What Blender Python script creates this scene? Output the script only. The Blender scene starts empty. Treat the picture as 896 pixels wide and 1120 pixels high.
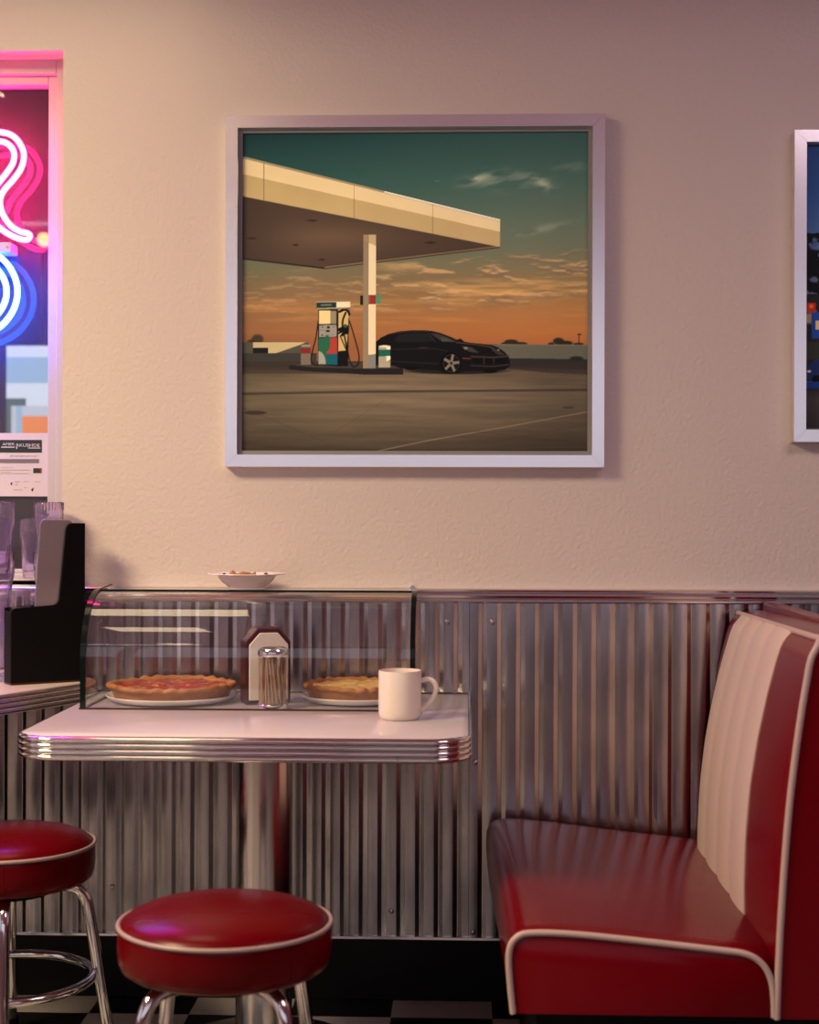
import bpy, bmesh, math, random
import numpy as np
from mathutils import Vector, Matrix
PI = math.pi
random.seed(7)
S = bpy.context.scene
COL = S.collection

# ------------------------------------------------------------------ camera, world, light, exposure
CAM_D, CAM_H = 3.73, 1.167
cam_d = bpy.data.cameras.new('camera')
cam = bpy.data.objects.new('camera', cam_d); COL.objects.link(cam)
cam_d.sensor_fit = 'VERTICAL'; cam_d.sensor_height = 36.0
cam_d.lens = 1700.0 / 1120.0 * 36.0
cam.matrix_world = (Matrix.Translation((0, -CAM_D, CAM_H)) @ Matrix.Rotation(math.atan(60 / 1700), 4, 'Z')
                    @ Matrix.Rotation(PI / 2, 4, 'X') @ Matrix.Rotation(0.003, 4, 'Z'))
cam_d.dof.use_dof = True; cam_d.dof.focus_distance = 3.62; cam_d.dof.aperture_fstop = 3.5
cam_d.clip_start = 0.05
S.camera = cam
S.view_settings.view_transform = 'Standard'; S.view_settings.look = 'None'
S.view_settings.exposure = 0.0; S.view_settings.gamma = 1.0
S.view_settings.use_curve_mapping = False
S.cycles.max_bounces = 12; S.cycles.transparent_max_bounces = 16

W = bpy.data.worlds.new('dusk'); S.world = W; W.use_nodes = True
W.node_tree.nodes['Background'].inputs[0].default_value = (0.90, 0.82, 0.95, 1)
W.node_tree.nodes['Background'].inputs[1].default_value = 0.9

def area_light(name, loc, target, size, power, color, size_y=None):
    l = bpy.data.lights.new(name, 'AREA'); l.energy = power; l.color = color
    l.size = size
    if size_y: l.shape = 'RECTANGLE'; l.size_y = size_y
    o = bpy.data.objects.new(name, l); COL.objects.link(o); o.location = loc
    o.rotation_euler = (Vector(target) - Vector(loc)).to_track_quat('-Z', 'Y').to_euler()
    return o
key = area_light('key_lamp', (-2.4, -2.0, 2.90), (-2.4, -2.0, 0.0), 0.95, 172, (1.0, 0.79, 0.47))
key.data.spread = math.radians(166)
area_light('room_fill', (1.75, -2.0, 2.9), (1.75, -1.9, 0), 1.2, 24, (1.0, 0.78, 0.88), 0.8)  # added fill with no fixture behind it, lifts bench top and right wall

# ------------------------------------------------------------------ materials
def lin(c):
    return tuple((x / 12.92 if x <= 0.04045 else ((x + 0.055) / 1.055) ** 2.4) for x in [v / 255 for v in c])
def sock(n, *names):
    for k in names:
        if k in n.inputs: return n.inputs[k]
def pmat(name, color, rough=0.5, metal=0.0, spec=0.5, coat=0.0, bump=None, vary=None, transmission=0.0, ior=1.45, sheen=0.0, coat_rough=0.1):
    m = bpy.data.materials.new(name); m.use_nodes = True
    nt = m.node_tree; b = nt.nodes['Principled BSDF']
    b.inputs['Base Color'].default_value = (*color, 1); b.inputs['Roughness'].default_value = rough
    b.inputs['Metallic'].default_value = metal; b.inputs['Specular IOR Level'].default_value = spec
    b.inputs['Coat Weight'].default_value = coat; b.inputs['Coat Roughness'].default_value = coat_rough
    b.inputs['Transmission Weight'].default_value = transmission; b.inputs['IOR'].default_value = ior
    tc = nt.nodes.new('ShaderNodeTexCoord')
    if bump:
        scale, strength, dist, stretch = bump
        mp = nt.nodes.new('ShaderNodeMapping'); mp.inputs['Scale'].default_value = stretch
        nz = nt.nodes.new('ShaderNodeTexNoise'); nz.inputs['Scale'].default_value = scale; nz.inputs['Detail'].default_value = 4
        bp = nt.nodes.new('ShaderNodeBump'); bp.inputs['Strength'].default_value = strength; bp.inputs['Distance'].default_value = dist
        nt.links.new(tc.outputs['Object'], mp.inputs[0]); nt.links.new(mp.outputs[0], nz.inputs['Vector'])
        nt.links.new(nz.outputs['Fac'], bp.inputs['Height']); nt.links.new(bp.outputs[0], b.inputs['Normal'])
    if vary:
        scale, color2, stretch, lo, hi = vary
        mp = nt.nodes.new('ShaderNodeMapping'); mp.inputs['Scale'].default_value = stretch
        nz = nt.nodes.new('ShaderNodeTexNoise'); nz.inputs['Scale'].default_value = scale; nz.inputs['Detail'].default_value = 5
        rp = nt.nodes.new('ShaderNodeValToRGB')
        rp.color_ramp.elements[0].position = lo; rp.color_ramp.elements[0].color = (*color, 1)
        rp.color_ramp.elements[1].position = hi; rp.color_ramp.elements[1].color = (*color2, 1)
        nt.links.new(tc.outputs['Object'], mp.inputs[0]); nt.links.new(mp.outputs[0], nz.inputs['Vector'])
        nt.links.new(nz.outputs['Fac'], rp.inputs[0]); nt.links.new(rp.outputs[0], b.inputs['Base Color'])
    return m
def emat(name, color, strength):
    m = bpy.data.materials.new(name); m.use_nodes = True
    nt = m.node_tree; nt.nodes.remove(nt.nodes['Principled BSDF'])
    e = nt.nodes.new('ShaderNodeEmission'); e.inputs[0].default_value = (*color, 1); e.inputs[1].default_value = strength
    nt.links.new(e.outputs[0], nt.nodes['Material Output'].inputs[0])
    return m
def sheet_glass(name, tint, ior=1.5, haze=0.0, haze_color=(0.5, 0.5, 0.5), boost=1.0):
    m = bpy.data.materials.new(name); m.use_nodes = True
    nt = m.node_tree; nt.nodes.remove(nt.nodes['Principled BSDF'])
    tr = nt.nodes.new('ShaderNodeBsdfTransparent'); tr.inputs[0].default_value = (*tint, 1)
    gl = nt.nodes.new('ShaderNodeBsdfGlossy'); gl.inputs['Roughness'].default_value = 0.01
    lw = nt.nodes.new('ShaderNodeLayerWeight'); lw.inputs['Blend'].default_value = 0.5
    pw = nt.nodes.new('ShaderNodeMath'); pw.operation = 'POWER'; pw.inputs[1].default_value = 4.0
    fr = nt.nodes.new('ShaderNodeMath'); fr.operation = 'MULTIPLY_ADD'; fr.inputs[1].default_value = 0.93; fr.inputs[2].default_value = 0.065
    nt.links.new(lw.outputs['Facing'], pw.inputs[0]); nt.links.new(pw.outputs[0], fr.inputs[0])
    mu = nt.nodes.new('ShaderNodeMath'); mu.operation = 'MULTIPLY'; mu.inputs[1].default_value = boost; mu.use_clamp = True
    mx = nt.nodes.new('ShaderNodeMixShader')
    nt.links.new(fr.outputs[0], mu.inputs[0]); nt.links.new(mu.outputs[0], mx.inputs[0])
    src = tr
    if haze:
        df = nt.nodes.new('ShaderNodeBsdfDiffuse'); df.inputs[0].default_value = (*haze_color, 1)
        m2 = nt.nodes.new('ShaderNodeMixShader'); m2.inputs[0].default_value = haze
        nt.links.new(tr.outputs[0], m2.inputs[1]); nt.links.new(df.outputs[0], m2.inputs[2]); src = m2
    nt.links.new(src.outputs[0], mx.inputs[1]); nt.links.new(gl.outputs[0], mx.inputs[2])
    nt.links.new(mx.outputs[0], nt.nodes['Material Output'].inputs[0])
    return m
U3 = (1, 1, 1)
M = {}
M['plaster'] = pmat('plaster', (0.64, 0.555, 0.53), 0.85, spec=0.2, bump=(95, 0.55, 0.004, U3))
M['plain_wall'] = pmat('plain_wall', (0.17, 0.088, 0.115), 0.8)
M['pink_bounce_ceiling'] = pmat('pink_bounce_ceiling', (0.58, 0.25, 0.29), 0.8)  # pink put into the ceiling colour to imitate neon bounce on the upper wall
M['black_base'] = pmat('black_base', (0.006, 0.006, 0.006), 0.5, spec=0.2)
M['steel'] = pmat('corrugated_steel', (0.34, 0.325, 0.335), 0.24, 1.0, bump=(14, 0.10, 0.004, (1, 1, 0.25)), vary=(16, (0.54, 0.52, 0.53), (1, 1, 0.35), 0.34, 0.68))
M['rail'] = pmat('rail_aluminium', (0.76, 0.71, 0.71), 0.16, 1.0)
M['screw'] = pmat('screw_steel', (0.5, 0.46, 0.45), 0.25, 1.0)
M['frame'] = pmat('brushed_frame', (0.93, 0.91, 0.92), 0.26, 1.0, bump=(60, 0.05, 0.001, (1, 1, 6)))
M['liner'] = pmat('grey_liner', (0.22, 0.21, 0.21), 0.6)
M['chrome'] = pmat('chrome', (0.72, 0.70, 0.69), 0.09, 1.0)
M['worn_chrome'] = pmat('worn_chrome', (0.62, 0.59, 0.58), 0.2, 1.0, bump=(40, 0.06, 0.002, (1, 1, 0.2)))
M['laminate'] = pmat('white_laminate', (0.60, 0.56, 0.57), 0.16, spec=0.5)
M['red_vinyl'] = pmat('red_vinyl', (0.14, 0.0001, 0.004), 0.21, spec=0.19, bump=(9, 0.12, 0.006, U3))
M['red_vinyl_stool'] = pmat('red_vinyl_stool', (0.100, 0.0001, 0.002), 0.27, spec=0.17, bump=(220, 0.06, 0.001, U3))
M['cream_vinyl'] = pmat('cream_vinyl', (0.60, 0.48, 0.43), 0.34, spec=0.4)
M['piping'] = pmat('cream_piping', (0.50, 0.37, 0.34), 0.4)
M['stool_piping'] = pmat('stool_piping', (0.36, 0.265, 0.25), 0.35)
M['black_plastic'] = pmat('black_plastic', (0.003, 0.0025, 0.003), 0.45, spec=0.12)
M['brushed'] = pmat('brushed_steel', (0.58, 0.52, 0.49), 0.36, 1.0, bump=(40, 0.12, 0.002, (0.4, 0.4, 12)))
M['glass_sheet'] = sheet_glass('case_glass', (0.955, 0.965, 0.965), 1.5, 0.0, boost=1.15)
M['glass_edge'] = pmat('glass_edge', (0.002, 0.007, 0.006), 0.12, spec=0.3)
M['neon_tint_glass'] = pmat('neon_tint_glass', (0.90, 0.81, 0.98), 0.02, transmission=0.97, ior=1.45, bump=(60, 0.2, 0.003, (1, 1, 0.3)))  # clear glass, lavender in its base colour stands in for neon light
M['holder_glass'] = sheet_glass('holder_glass', (0.95, 0.94, 0.93), 1.5)
M['window_glass'] = sheet_glass('window_glass', (0.86, 0.84, 0.88), 1.5, 0.12, (0.40, 0.34, 0.42), boost=0.4)
M['window_white'] = pmat('window_white', (0.50, 0.45, 0.46), 0.4)
M['porcelain'] = pmat('porcelain', (0.78, 0.74, 0.72), 0.18, spec=0.5, coat=0.3)
M['mug'] = pmat('mug_ceramic', (0.80, 0.70, 0.62), 0.2, spec=0.5, coat=0.3)
M['crust'] = pmat('pie_crust', (0.33, 0.135, 0.040), 0.65, bump=(70, 0.7, 0.004, U3), vary=(26, (0.48, 0.215, 0.07), U3, 0.35, 0.7))
M['cherry'] = pmat('cherry_filling', (0.34, 0.028, 0.014), 0.22, spec=0.6, bump=(60, 1.0, 0.01, U3), vary=(45, (0.62, 0.26, 0.05), U3, 0.52, 0.66))
M['custard'] = pmat('custard_filling', (0.70, 0.47, 0.17), 0.4, bump=(50, 0.6, 0.006, U3), vary=(30, (0.56, 0.31, 0.09), U3, 0.45, 0.72))
M['maroon'] = pmat('maroon_metal', (0.040, 0.006, 0.007), 0.35, spec=0.4)
M['ivory'] = pmat('ivory_plate', (0.72, 0.65, 0.60), 0.45)
M['stick'] = pmat('stick_wood', (0.42, 0.27, 0.17), 0.7)
M['paper'] = pmat('notice_paper', (0.60, 0.53, 0.55), 0.8)
M['ink'] = pmat('notice_ink', (0.018, 0.028, 0.024), 0.8)
M['ink_grey'] = pmat('notice_grey_ink', (0.16, 0.14, 0.15), 0.8)
M['ink_red'] = pmat('notice_red_ink', (0.28, 0.02, 0.03), 0.8)
M['ink_white'] = pmat('notice_white_ink', (0.62, 0.58, 0.58), 0.8)
M['clear_acrylic'] = pmat('clear_acrylic', (0.55, 0.5, 0.62), 0.25)
M['berry'] = pmat('berry', (0.12, 0.004, 0.008), 0.25)
M['asphalt'] = pmat('asphalt', (0.02, 0.02, 0.024), 0.9)
M['counter_top'] = pmat('counter_laminate', (0.62, 0.54, 0.50), 0.25)
M['ribbed'] = pmat('ribbed_edge', (0.38, 0.33, 0.32), 0.2, 1.0)
M['neon_red'] = emat('neon_red', (1.0, 0.017, 0.15), 66.0)
M['neon_blue'] = emat('neon_blue', (0.017, 0.085, 1.0), 66.0)
M['lamp_warm'] = emat('lamp_warm', (1.0, 0.74, 0.46), 7.5)
M['lamp_cool'] = emat('lamp_cool', (0.72, 0.85, 1.0), 9.0)
M['floor'] = pmat('checker_tiles', (0.3, 0.28, 0.27), 0.28, spec=0.4)
def _floor():
    nt = M['floor'].node_tree; b = nt.nodes['Principled BSDF']
    tc = nt.nodes.new('ShaderNodeTexCoord'); mp = nt.nodes.new('ShaderNodeMapping'); ck = nt.nodes.new('ShaderNodeTexChecker')
    t = 0.2345
    mp.inputs['Location'].default_value = (-0.068 / t, 0.145 / t, 0.5); mp.inputs['Scale'].default_value = (1 / t, 1 / t, 0.01)
    ck.inputs['Scale'].default_value = 1.0
    ck.inputs['Color1'].default_value = (0.40, 0.36, 0.33, 1); ck.inputs['Color2'].default_value = (0.008, 0.008, 0.008, 1)
    nt.links.new(tc.outputs['Object'], mp.inputs[0]); nt.links.new(mp.outputs[0], ck.inputs['Vector']); nt.links.new(ck.outputs[0], b.inputs['Base Color'])
_floor()

# ------------------------------------------------------------------ mesh helpers
class MB:
    def __init__(s): s.v = []; s.f = []; s.mi = []
    def add(s, vs, fs, mi=0):
        n = len(s.v); s.v += [tuple(v) for v in vs]
        for f in fs: s.f.append(tuple(i + n for i in f)); s.mi.append(mi)
        return s
    def box(s, x0, x1, y0, y1, z0, z1, bevel=0.0, seg=2, mi=0, mat=None):
        bm = bmesh.new(); bmesh.ops.create_cube(bm, size=1)
        for v in bm.verts: v.co = Vector(((x0 + x1) / 2 + v.co.x * (x1 - x0), (y0 + y1) / 2 + v.co.y * (y1 - y0), (z0 + z1) / 2 + v.co.z * (z1 - z0)))
        if bevel: bmesh.ops.bevel(bm, geom=bm.edges[:], offset=bevel, segments=seg, affect='EDGES', profile=0.5)
        return s.take(bm, mi, mat)
    def take(s, bm, mi=0, mat=None):
        bm.verts.index_update()
        vs = [(mat @ v.co if mat else v.co.copy()) for v in bm.verts]
        s.add(vs, [[v.index for v in f.verts] for f in bm.faces], mi); bm.free(); return s
    def loft(s, rings, closed=True, cap0=False, cap1=False, mi=0):
        n = len(rings[0]); vs = [p for r in rings for p in r]; fs = []
        for i in range(len(rings) - 1):
            for j in range(n if closed else n - 1):
                k = (j + 1) % n
                fs.append((i * n + j, i * n + k, (i + 1) * n + k, (i + 1) * n + j))
        if cap0: fs.append(tuple(range(n - 1, -1, -1)))
        if cap1: fs.append(tuple((len(rings) - 1) * n + j for j in range(n)))
        return s.add(vs, fs, mi)
    def lathe(s, prof, n=48, c=(0, 0, 0), wob=None, mi=0):
        rings = []
        for k, (r, z) in enumerate(prof):
            ring = []
            for j in range(n):
                a = 2 * PI * j / n; dr, dz = (wob(k, a) if wob else (0, 0))
                ring.append((c[0] + (r + dr) * math.cos(a), c[1] + (r + dr) * math.sin(a), c[2] + z + dz))
            rings.append(ring)
        return s.loft(rings, True, prof[0][0] > 1e-6, prof[-1][0] > 1e-6, mi)
    def tube(s, path, r, n=10, closed=False, mi=0):
        P = [Vector(p) for p in path]; m = len(P); rings = []
        up = None
        for i in range(m):
            if closed: t = (P[(i + 1) % m] - P[i - 1])
            else: t = P[min(i + 1, m - 1)] - P[max(i - 1, 0)]
            t.normalize()
            if up is None:
                up = Vector((0, 0, 1)) if abs(t.z) < 0.9 else Vector((0, 1, 0))
            a = up - t * up.dot(t)
            if a.length < 1e-5: a = t.orthogonal()
            a.normalize(); up = a; b = t.cross(a)
            rr = r[i] if isinstance(r, (list, tuple)) else r
            rings.append([tuple(P[i] + a * math.cos(2 * PI * j / n) * rr + b * math.sin(2 * PI * j / n) * rr) for j in range(n)])
        if closed: rings.append(rings[0])
        return s.loft(rings, True, not closed, not closed, mi)
    def prism(s, poly, axis, a, b, mi=0):          # poly of 2-D points, extruded along axis from a to b
        def P(p, t):
            return {'x': (t, p[0], p[1]), 'y': (p[0], t, p[1]), 'z': (p[0], p[1], t)}[axis]
        return s.loft([[P(p, a) for p in poly], [P(p, b) for p in poly]], True, True, True, mi)
    def build(s, name, mat, parent=None, smooth=35, bevel=0.0):
        me = bpy.data.meshes.new(name)
        off = Vector(parent_loc(parent)) if parent else Vector((0, 0, 0))
        me.from_pydata([tuple(Vector(v) - off) for v in s.v], [], s.f)
        bm = bmesh.new(); bm.from_mesh(me); bmesh.ops.remove_doubles(bm, verts=bm.verts[:], dist=1e-6)
        bmesh.ops.recalc_face_normals(bm, faces=bm.faces[:]); bm.to_mesh(me); bm.free()
        mats = mat if isinstance(mat, (list, tuple)) else [mat]
        for m in mats: me.materials.append(M[m] if isinstance(m, str) else m)
        if len(mats) > 1 and len(me.polygons) == len(s.mi): me.polygons.foreach_set('material_index', s.mi)
        if smooth:
            me.polygons.foreach_set('use_smooth', [True] * len(me.polygons)); me.set_sharp_from_angle(angle=math.radians(smooth))
        o = bpy.data.objects.new(name, me); COL.objects.link(o)
        if parent: o.parent = parent
        if bevel:
            b = o.modifiers.new('bevel', 'BEVEL'); b.width = bevel; b.segments = 2; b.limit_method = 'ANGLE'; b.angle_limit = math.radians(40)
        return o
def parent_loc(p):
    v = Vector((0, 0, 0))
    while p: v += Vector(p.location); p = p.parent
    return v
def tag(o, label, cat, group=None):
    o['label'] = label; o['category'] = cat
    if group: o['group'] = group
    return o
def thing(name, label, cat, loc=(0, 0, 0), group=None):
    o = bpy.data.objects.new(name, None); COL.objects.link(o); o.location = loc; o.empty_display_size = 0.1
    return tag(o, label, cat, group)
def struct(o): o['kind'] = 'structure'; return o
def copy_tree(o, parent=None):
    c = o.copy(); COL.objects.link(c); c.parent = parent
    for ch in [x for x in CH(o)]: copy_tree(ch, c)
    return c
def CH(o): return [x for x in bpy.data.objects if x.parent == o]
def rot_thing(o, rz): o.rotation_euler.z = rz
def spline(pts, n=8, closed=False):
    P = [Vector(p) for p in pts]; out = []; m = len(P)
    for i in range(m if closed else m - 1):
        g = (lambda k: P[k % m]) if closed else (lambda k: P[max(0, min(m - 1, k))])
        a, b, c, d = g(i - 1), g(i), g(i + 1), g(i + 2)
        for k in range(n):
            t = k / n
            out.append(0.5 * ((2 * b) + (c - a) * t + (2 * a - 5 * b + 4 * c - d) * t * t + (3 * b - a - 3 * c + d) * t ** 3))
    if not closed: out.append(P[-1])
    return out
def rounded_rect(x0, x1, y0, y1, r, n=8):          # r: radii for corners (x1,y1),(x0,y1),(x0,y0),(x1,y0)
    pts = []
    for (cx, cy, a0, rr) in ((x1, y1, 0, r[0]), (x0, y1, 90, r[1]), (x0, y0, 180, r[2]), (x1, y0, 270, r[3])):
        ox = cx - rr if cx == x1 else cx + rr; oy = cy - rr if cy == y1 else cy + rr
        for k in range(n + 1):
            a = math.radians(a0 + 90 * k / n); pts.append((ox + rr * math.cos(a), oy + rr * math.sin(a)))
    return pts

# ------------------------------------------------------------------ room shell
RX0, RX1, RY0, RZ = -4.2, 3.0, -5.6, 2.95
struct(MB().box(RX0, RX1, RY0, 0.0, -0.1, 0.0).build('floor', 'floor', None, 0))
struct(MB().box(RX0 - .15, RX1 + .15, RY0 - .15, 0.15, RZ, RZ + 0.12).build('ceiling', 'pink_bounce_ceiling', None, 0))
WX0, WX1, WZ0, WZ1 = -2.35, -0.974, 0.998, 2.282
wb = MB()
wb.box(WX1, RX1 + .15, 0.0, 0.15, -0.1, RZ); wb.box(RX0 - .15, WX0, 0.0, 0.15, -0.1, RZ)
wb.box(WX0, WX1, 0.0, 0.15, WZ1, RZ); wb.box(WX0, WX1, 0.0, 0.15, -0.1, WZ0)
struct(wb.build('wall_back', 'plaster', None, 0))
m = MB(); m.box(RX0 - .15, RX0, RY0, 0, -0.1, 0.5); m.box(RX0 - .15, RX0, RY0, 0, 2.4, RZ); m.box(RX0 - .15, RX0, RY0, -4.6, .5, 2.4); m.box(RX0 - .15, RX0, -1.3, 0, .5, 2.4); m.box(RX0 - .12, RX0 - .03, -3.0, -2.9, .5, 2.4)
struct(m.build('wall_left', 'plain_wall', None, 0))
struct(MB().box(RX1, RX1 + .15, RY0, 0, -0.1, RZ).build('wall_right', 'plain_wall', None, 0))
m = MB(); m.box(RX0 - .15, RX1 + .15, RY0 - .15, RY0, -0.1, 0.95); m.box(RX0 - .15, RX1 + .15, RY0 - .15, RY0, 2.62, RZ)
m.box(RX0 - .15, -3.4, RY0 - .15, RY0, .95, 2.62); m.box(2.6, RX1 + .15, RY0 - .15, RY0, .95, 2.62)
for x in (-1.9, -0.4, 1.1): m.box(x - .04, x + .04, RY0 - .12, RY0 - .03, .95, 2.62)
struct(m.build('wall_front', 'plain_wall', None, 0))
struct(MB().box(RX0, RX1, -0.02, 0.0, 0.0, 0.1455, 0.002).build('baseboard_back', 'black_base', None, 0))

struct(MB().box(RX0, RX1, -1.08, -0.98, 2.71, RZ).build('shadow_beam', 'pink_bounce_ceiling', None, 0))  # unseen beam added to throw shade on the top of the back wall

# corrugated steel wainscot, one sheet at a time
PITCH = 0.0451
def wainscot(x0, x1, screws):
    mb = MB(); prof = []
    x = x0
    prof.append((x0, -0.002)); prof.append((x0, -0.0150))
    x = x0 + 0.020
    while x + 0.024 < x1:
        prof += [(x, -0.0150), (x + 0.0012, -0.0147), (x + 0.0095, -0.0099), (x + 0.0107, -0.0096), (x + 0.0117, -0.0096), (x + 0.0129, -0.0099), (x + 0.0212, -0.0147), (x + 0.0224, -0.0150)]
        x += PITCH
    prof += [(x1, -0.0150), (x1, -0.002)]
    lo = [(p[0], p[1], 0.152) for p in prof]; hi = [(p[0], p[1], 0.957) for p in prof]
    zs = [0.152 + (0.957 - 0.152) * k / 10 for k in range(11)]
    mb.loft([[(p[0], p[1], z) for p in prof] for z in zs], False)
    o = struct(mb.build('wainscot_panel', 'steel', None, 22))
    for (sx, sz) in screws:
        s = MB(); s.lathe([(0.0066, 0.0), (0.0068, 0.0014), (0.0052, 0.0042), (0.0020, 0.0052), (0, 0.0052)], 14)
        s.v = [(sx + v[0], -0.0148 - v[2], sz + v[1]) for v in s.v]
        s.build('screw', 'screw', o)
    return o
wainscot(-2.735, -1.8195, [])
wainscot(-1.8185, -0.9035, [(-0.952, 0.905)])
wainscot(-0.9025, 0.0125, [(-0.875, 0.905), (-0.04, 0.905), (-0.172, 0.212), (-0.845, 0.262)])
wainscot(0.0135, 0.9285, [(0.068, 0.905), (0.028, 0.57), (0.024, 0.164), (0.81, 0.905)])
wainscot(0.9295, 1.8445, [])
wainscot(1.8455, 2.9, [])
rp = [(0.0, 0.9505), (-0.018, 0.9505), (-0.0215, 0.953), (-0.0215, 0.957), (-0.018, 0.959), (-0.0185, 0.9605), (-0.023, 0.963), (-0.025, 0.968), (-0.024, 0.973), (-0.019, 0.9755), (-0.019, 0.977), (-0.023, 0.9785), (-0.024, 0.9815), (-0.021, 0.984), (0.0, 0.985)]
for k, (a, b) in enumerate(((-3.3, -0.1285), (-0.124, 2.98))):
    o = struct(MB().prism(rp, 'x', a, b).build('trim_%d' % (k + 1), 'rail', None, 30))
struct(MB().box(-0.1295, -0.1225, -0.027, 0, 0.9495, 0.992, 0.001).build('trim_3', 'rail', None, 0))
struct(MB().box(RX0, 2.98, -0.0225, -0.002, 0.1455, 0.1525, 0.001).build('trim_4', 'rail', None, 0))

# ------------------------------------------------------------------ window with deep reveal
win = bpy.data.objects.new('window_1', None); COL.objects.link(win); struct(win)
wf = MB()
FY = 0.075
for (x0, x1, z0, z1) in ((WX1 - 0.036, WX1, WZ0, WZ1), (WX0, WX0 + 0.036, WZ0, WZ1), (WX0 + .036, WX1 - .036, WZ1 - 0.036, WZ1), (WX0 + .036, WX1 - .036, WZ0, WZ0 + 0.014)):
    wf.box(x0, x1, FY, FY + 0.07, z0, z1, 0.003)
wf.build('window_frame', 'window_white', win, 0)
wf = MB()
for (x0, x1, z0, z1) in ((WX1 - 0.060, WX1 - 0.036, WZ0 + .014, WZ1 - .036), (WX0 + 0.036, WX0 + 0.06, WZ0 + .014, WZ1 - .036), (WX0 + .06, WX1 - .06, WZ1 - 0.058, WZ1 - .036), (WX0 + .06, WX1 - .06, WZ0 + .014, WZ0 + 0.024)):
    wf.box(x0, x1, FY + 0.016, FY + 0.06, z0, z1, 0.002)
wf.build('window_sash', 'window_white', win, 0)
MB().add([(WX0 + .05, 0.118, WZ0 + .018), (WX1 - .05, 0.118, WZ0 + .018), (WX1 - .05, 0.118, WZ1 - .05), (WX0 + .05, 0.118, WZ1 - .05)], [(0, 1, 2, 3)]).build('pane', 'window_glass', win, 0)
struct(MB().box(WX0, WX1, 0.0, 0.075, WZ0 - 0.012, WZ0 + 0.004, 0.002).build('trim_5', 'window_white', None, 0))

# outside: dark yard, backlit board, street lamp
struct(MB().box(-12, 6, 0.15, 9, -0.2, -0.05).build('ground', 'asphalt', None, 0))
M['night_blocker'] = pmat('night_blocker', (0.10, 0.05, 0.10), 0.9)
m = MB(); m.box(-12, 6, 8.8, 9, -0.1, 7); m.box(-12.2, -12, 0.15, 9, -0.1, 7); m.box(6, 6.2, 0.15, 9, -0.1, 7); m.box(-12, 6, 0.15, 9, 7.0, 7.1); m.box(-12, RX0 - .15, 0.0, 0.15, -.1, 7); m.box(RX1 + .15, 6, 0.0, 0.15, -.1, 7); m.box(RX0 - .15, RX1 + .15, 0.0, 0.15, RZ + .12, 7)  # closed box added outside to block the world light behind the window
struct(m.build('sky_blocker', 'night_blocker', None, 0))

# ------------------------------------------------------------------ ceiling lights (seen as reflections in the case glass)
def ceiling_light(label, x0, x1, y, w, mat, skirt=0.0):
    t = thing('ceiling_light', label, 'ceiling light', ((x0 + x1) / 2, y, RZ), 'ceiling lights over the diner')
    h = MB()
    h.box(x0 - .02, x1 + .02, y - w / 2 - .02, y + w / 2 + .02, RZ - 0.05, RZ - 0.001, 0.004)
    if skirt:  # skirt added to keep this light off the upper wall
        for (a, b, c, d) in ((x0 - .02, x1 + .02, y - w / 2 - .02, y - w / 2 - .01), (x0 - .02, x1 + .02, y + w / 2 + .01, y + w / 2 + .02), (x0 - .02, x0 - .01, y - w / 2 - .01, y + w / 2 + .01), (x1 + .01, x1 + .02, y - w / 2 - .01, y + w / 2 + .01)):
            h.box(a, b, c, d, RZ - .05 - skirt, RZ - .05)
    h.build('housing', 'window_white' if not skirt else 'black_plastic', t, 0)
    MB().box(x0, x1, y - w / 2, y + w / 2, RZ - 0.062, RZ - 0.0502, 0.003).build('diffuser', mat, t, 0)
ceiling_light('warm ceiling light nearest the window wall, its broad streak in the curved glass', -1.30, -0.72, -0.46, 0.54, 'lamp_warm', 0.28)
ceiling_light('warm ceiling light second from the window wall, thinner streak in the curved glass', -1.36, -1.0, -2.0, 0.48, 'lamp_warm')
ceiling_light('warm ceiling light farther back in the room, short streak in the curved glass', -1.62, -1.45, -4.9, 0.5, 'lamp_warm')
ceiling_light('cool white ceiling tube at the far end of the room', -2.9, -1.6, -5.3, 0.08, 'lamp_cool')
# ------------------------------------------------------------------ booth bench
booth = thing('booth_bench', 'red vinyl booth bench with cream striped backrest and cream piping', 'booth', (0.36, -0.5, 0))
MB().box(0.13, 0.66, -0.94, -0.03, 0.0, 0.29, 0.004).build('plinth', 'black_plastic', booth, 0)
YN, YF = -1.0, -0.03
def seat_ring(Y, inset=0.0):
    t = (Y - YN) / (YF - YN)
    L = -0.030 * t; crown = 0.012 * (1 - (2 * t - 1) ** 2)
    base = [(0.088, 0.288), (0.0835, 0.33), (0.080, 0.375), (0.081, 0.398), (0.087, 0.414), (0.100, 0.4255), (0.118, 0.4295), (0.16, 0.4300), (0.22, 0.4265), (0.30, 0.419), (0.38, 0.411), (0.45, 0.4035),
            (0.487, 0.399), (0.510, 0.390), (0.527, 0.374), (0.537, 0.352), (0.541, 0.325), (0.5425, 0.288)]
    out = []
    cx, cz = 0.31, 0.35
    for (x, z) in base:
        w = max(0, min(1, (0.45 - x) / 0.4))
        xx = x + L * w; zz = z + (crown * (1 if z > 0.4 else 0)) + ((0.004 + 0.013 * w) * t if z > 0.39 else 0)
        e = min(1.0, t / 0.12); e = e * e * (3 - 2 * e); v = max(0.0, min(1.0, (x - 0.40) / 0.14))
        xx += 0.075 * e * v; zz += e * v * v * (0.032 if 0.31 < z < 0.392 else 0.0) * (0.392 - z) / 0.08
        if inset: xx += (cx - xx) / abs(cx - xx) * inset if abs(cx - xx) > 0.02 else 0; zz += -inset * (1 if z > 0.3 else 0)
        out.append((xx, Y, zz))
    return out
rings = [seat_ring(YN, 0.004)] + [seat_ring(YN + 0.004)] + [seat_ring(YN + (YF - YN) * k / 16) for k in range(1, 16)] + [seat_ring(YF - 0.03), seat_ring(YF - .01, 0.012), seat_ring(YF, 0.03)]
seat = MB().loft(rings, True, True, True).build('seat_cushion', 'red_vinyl', booth, 50)
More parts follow.
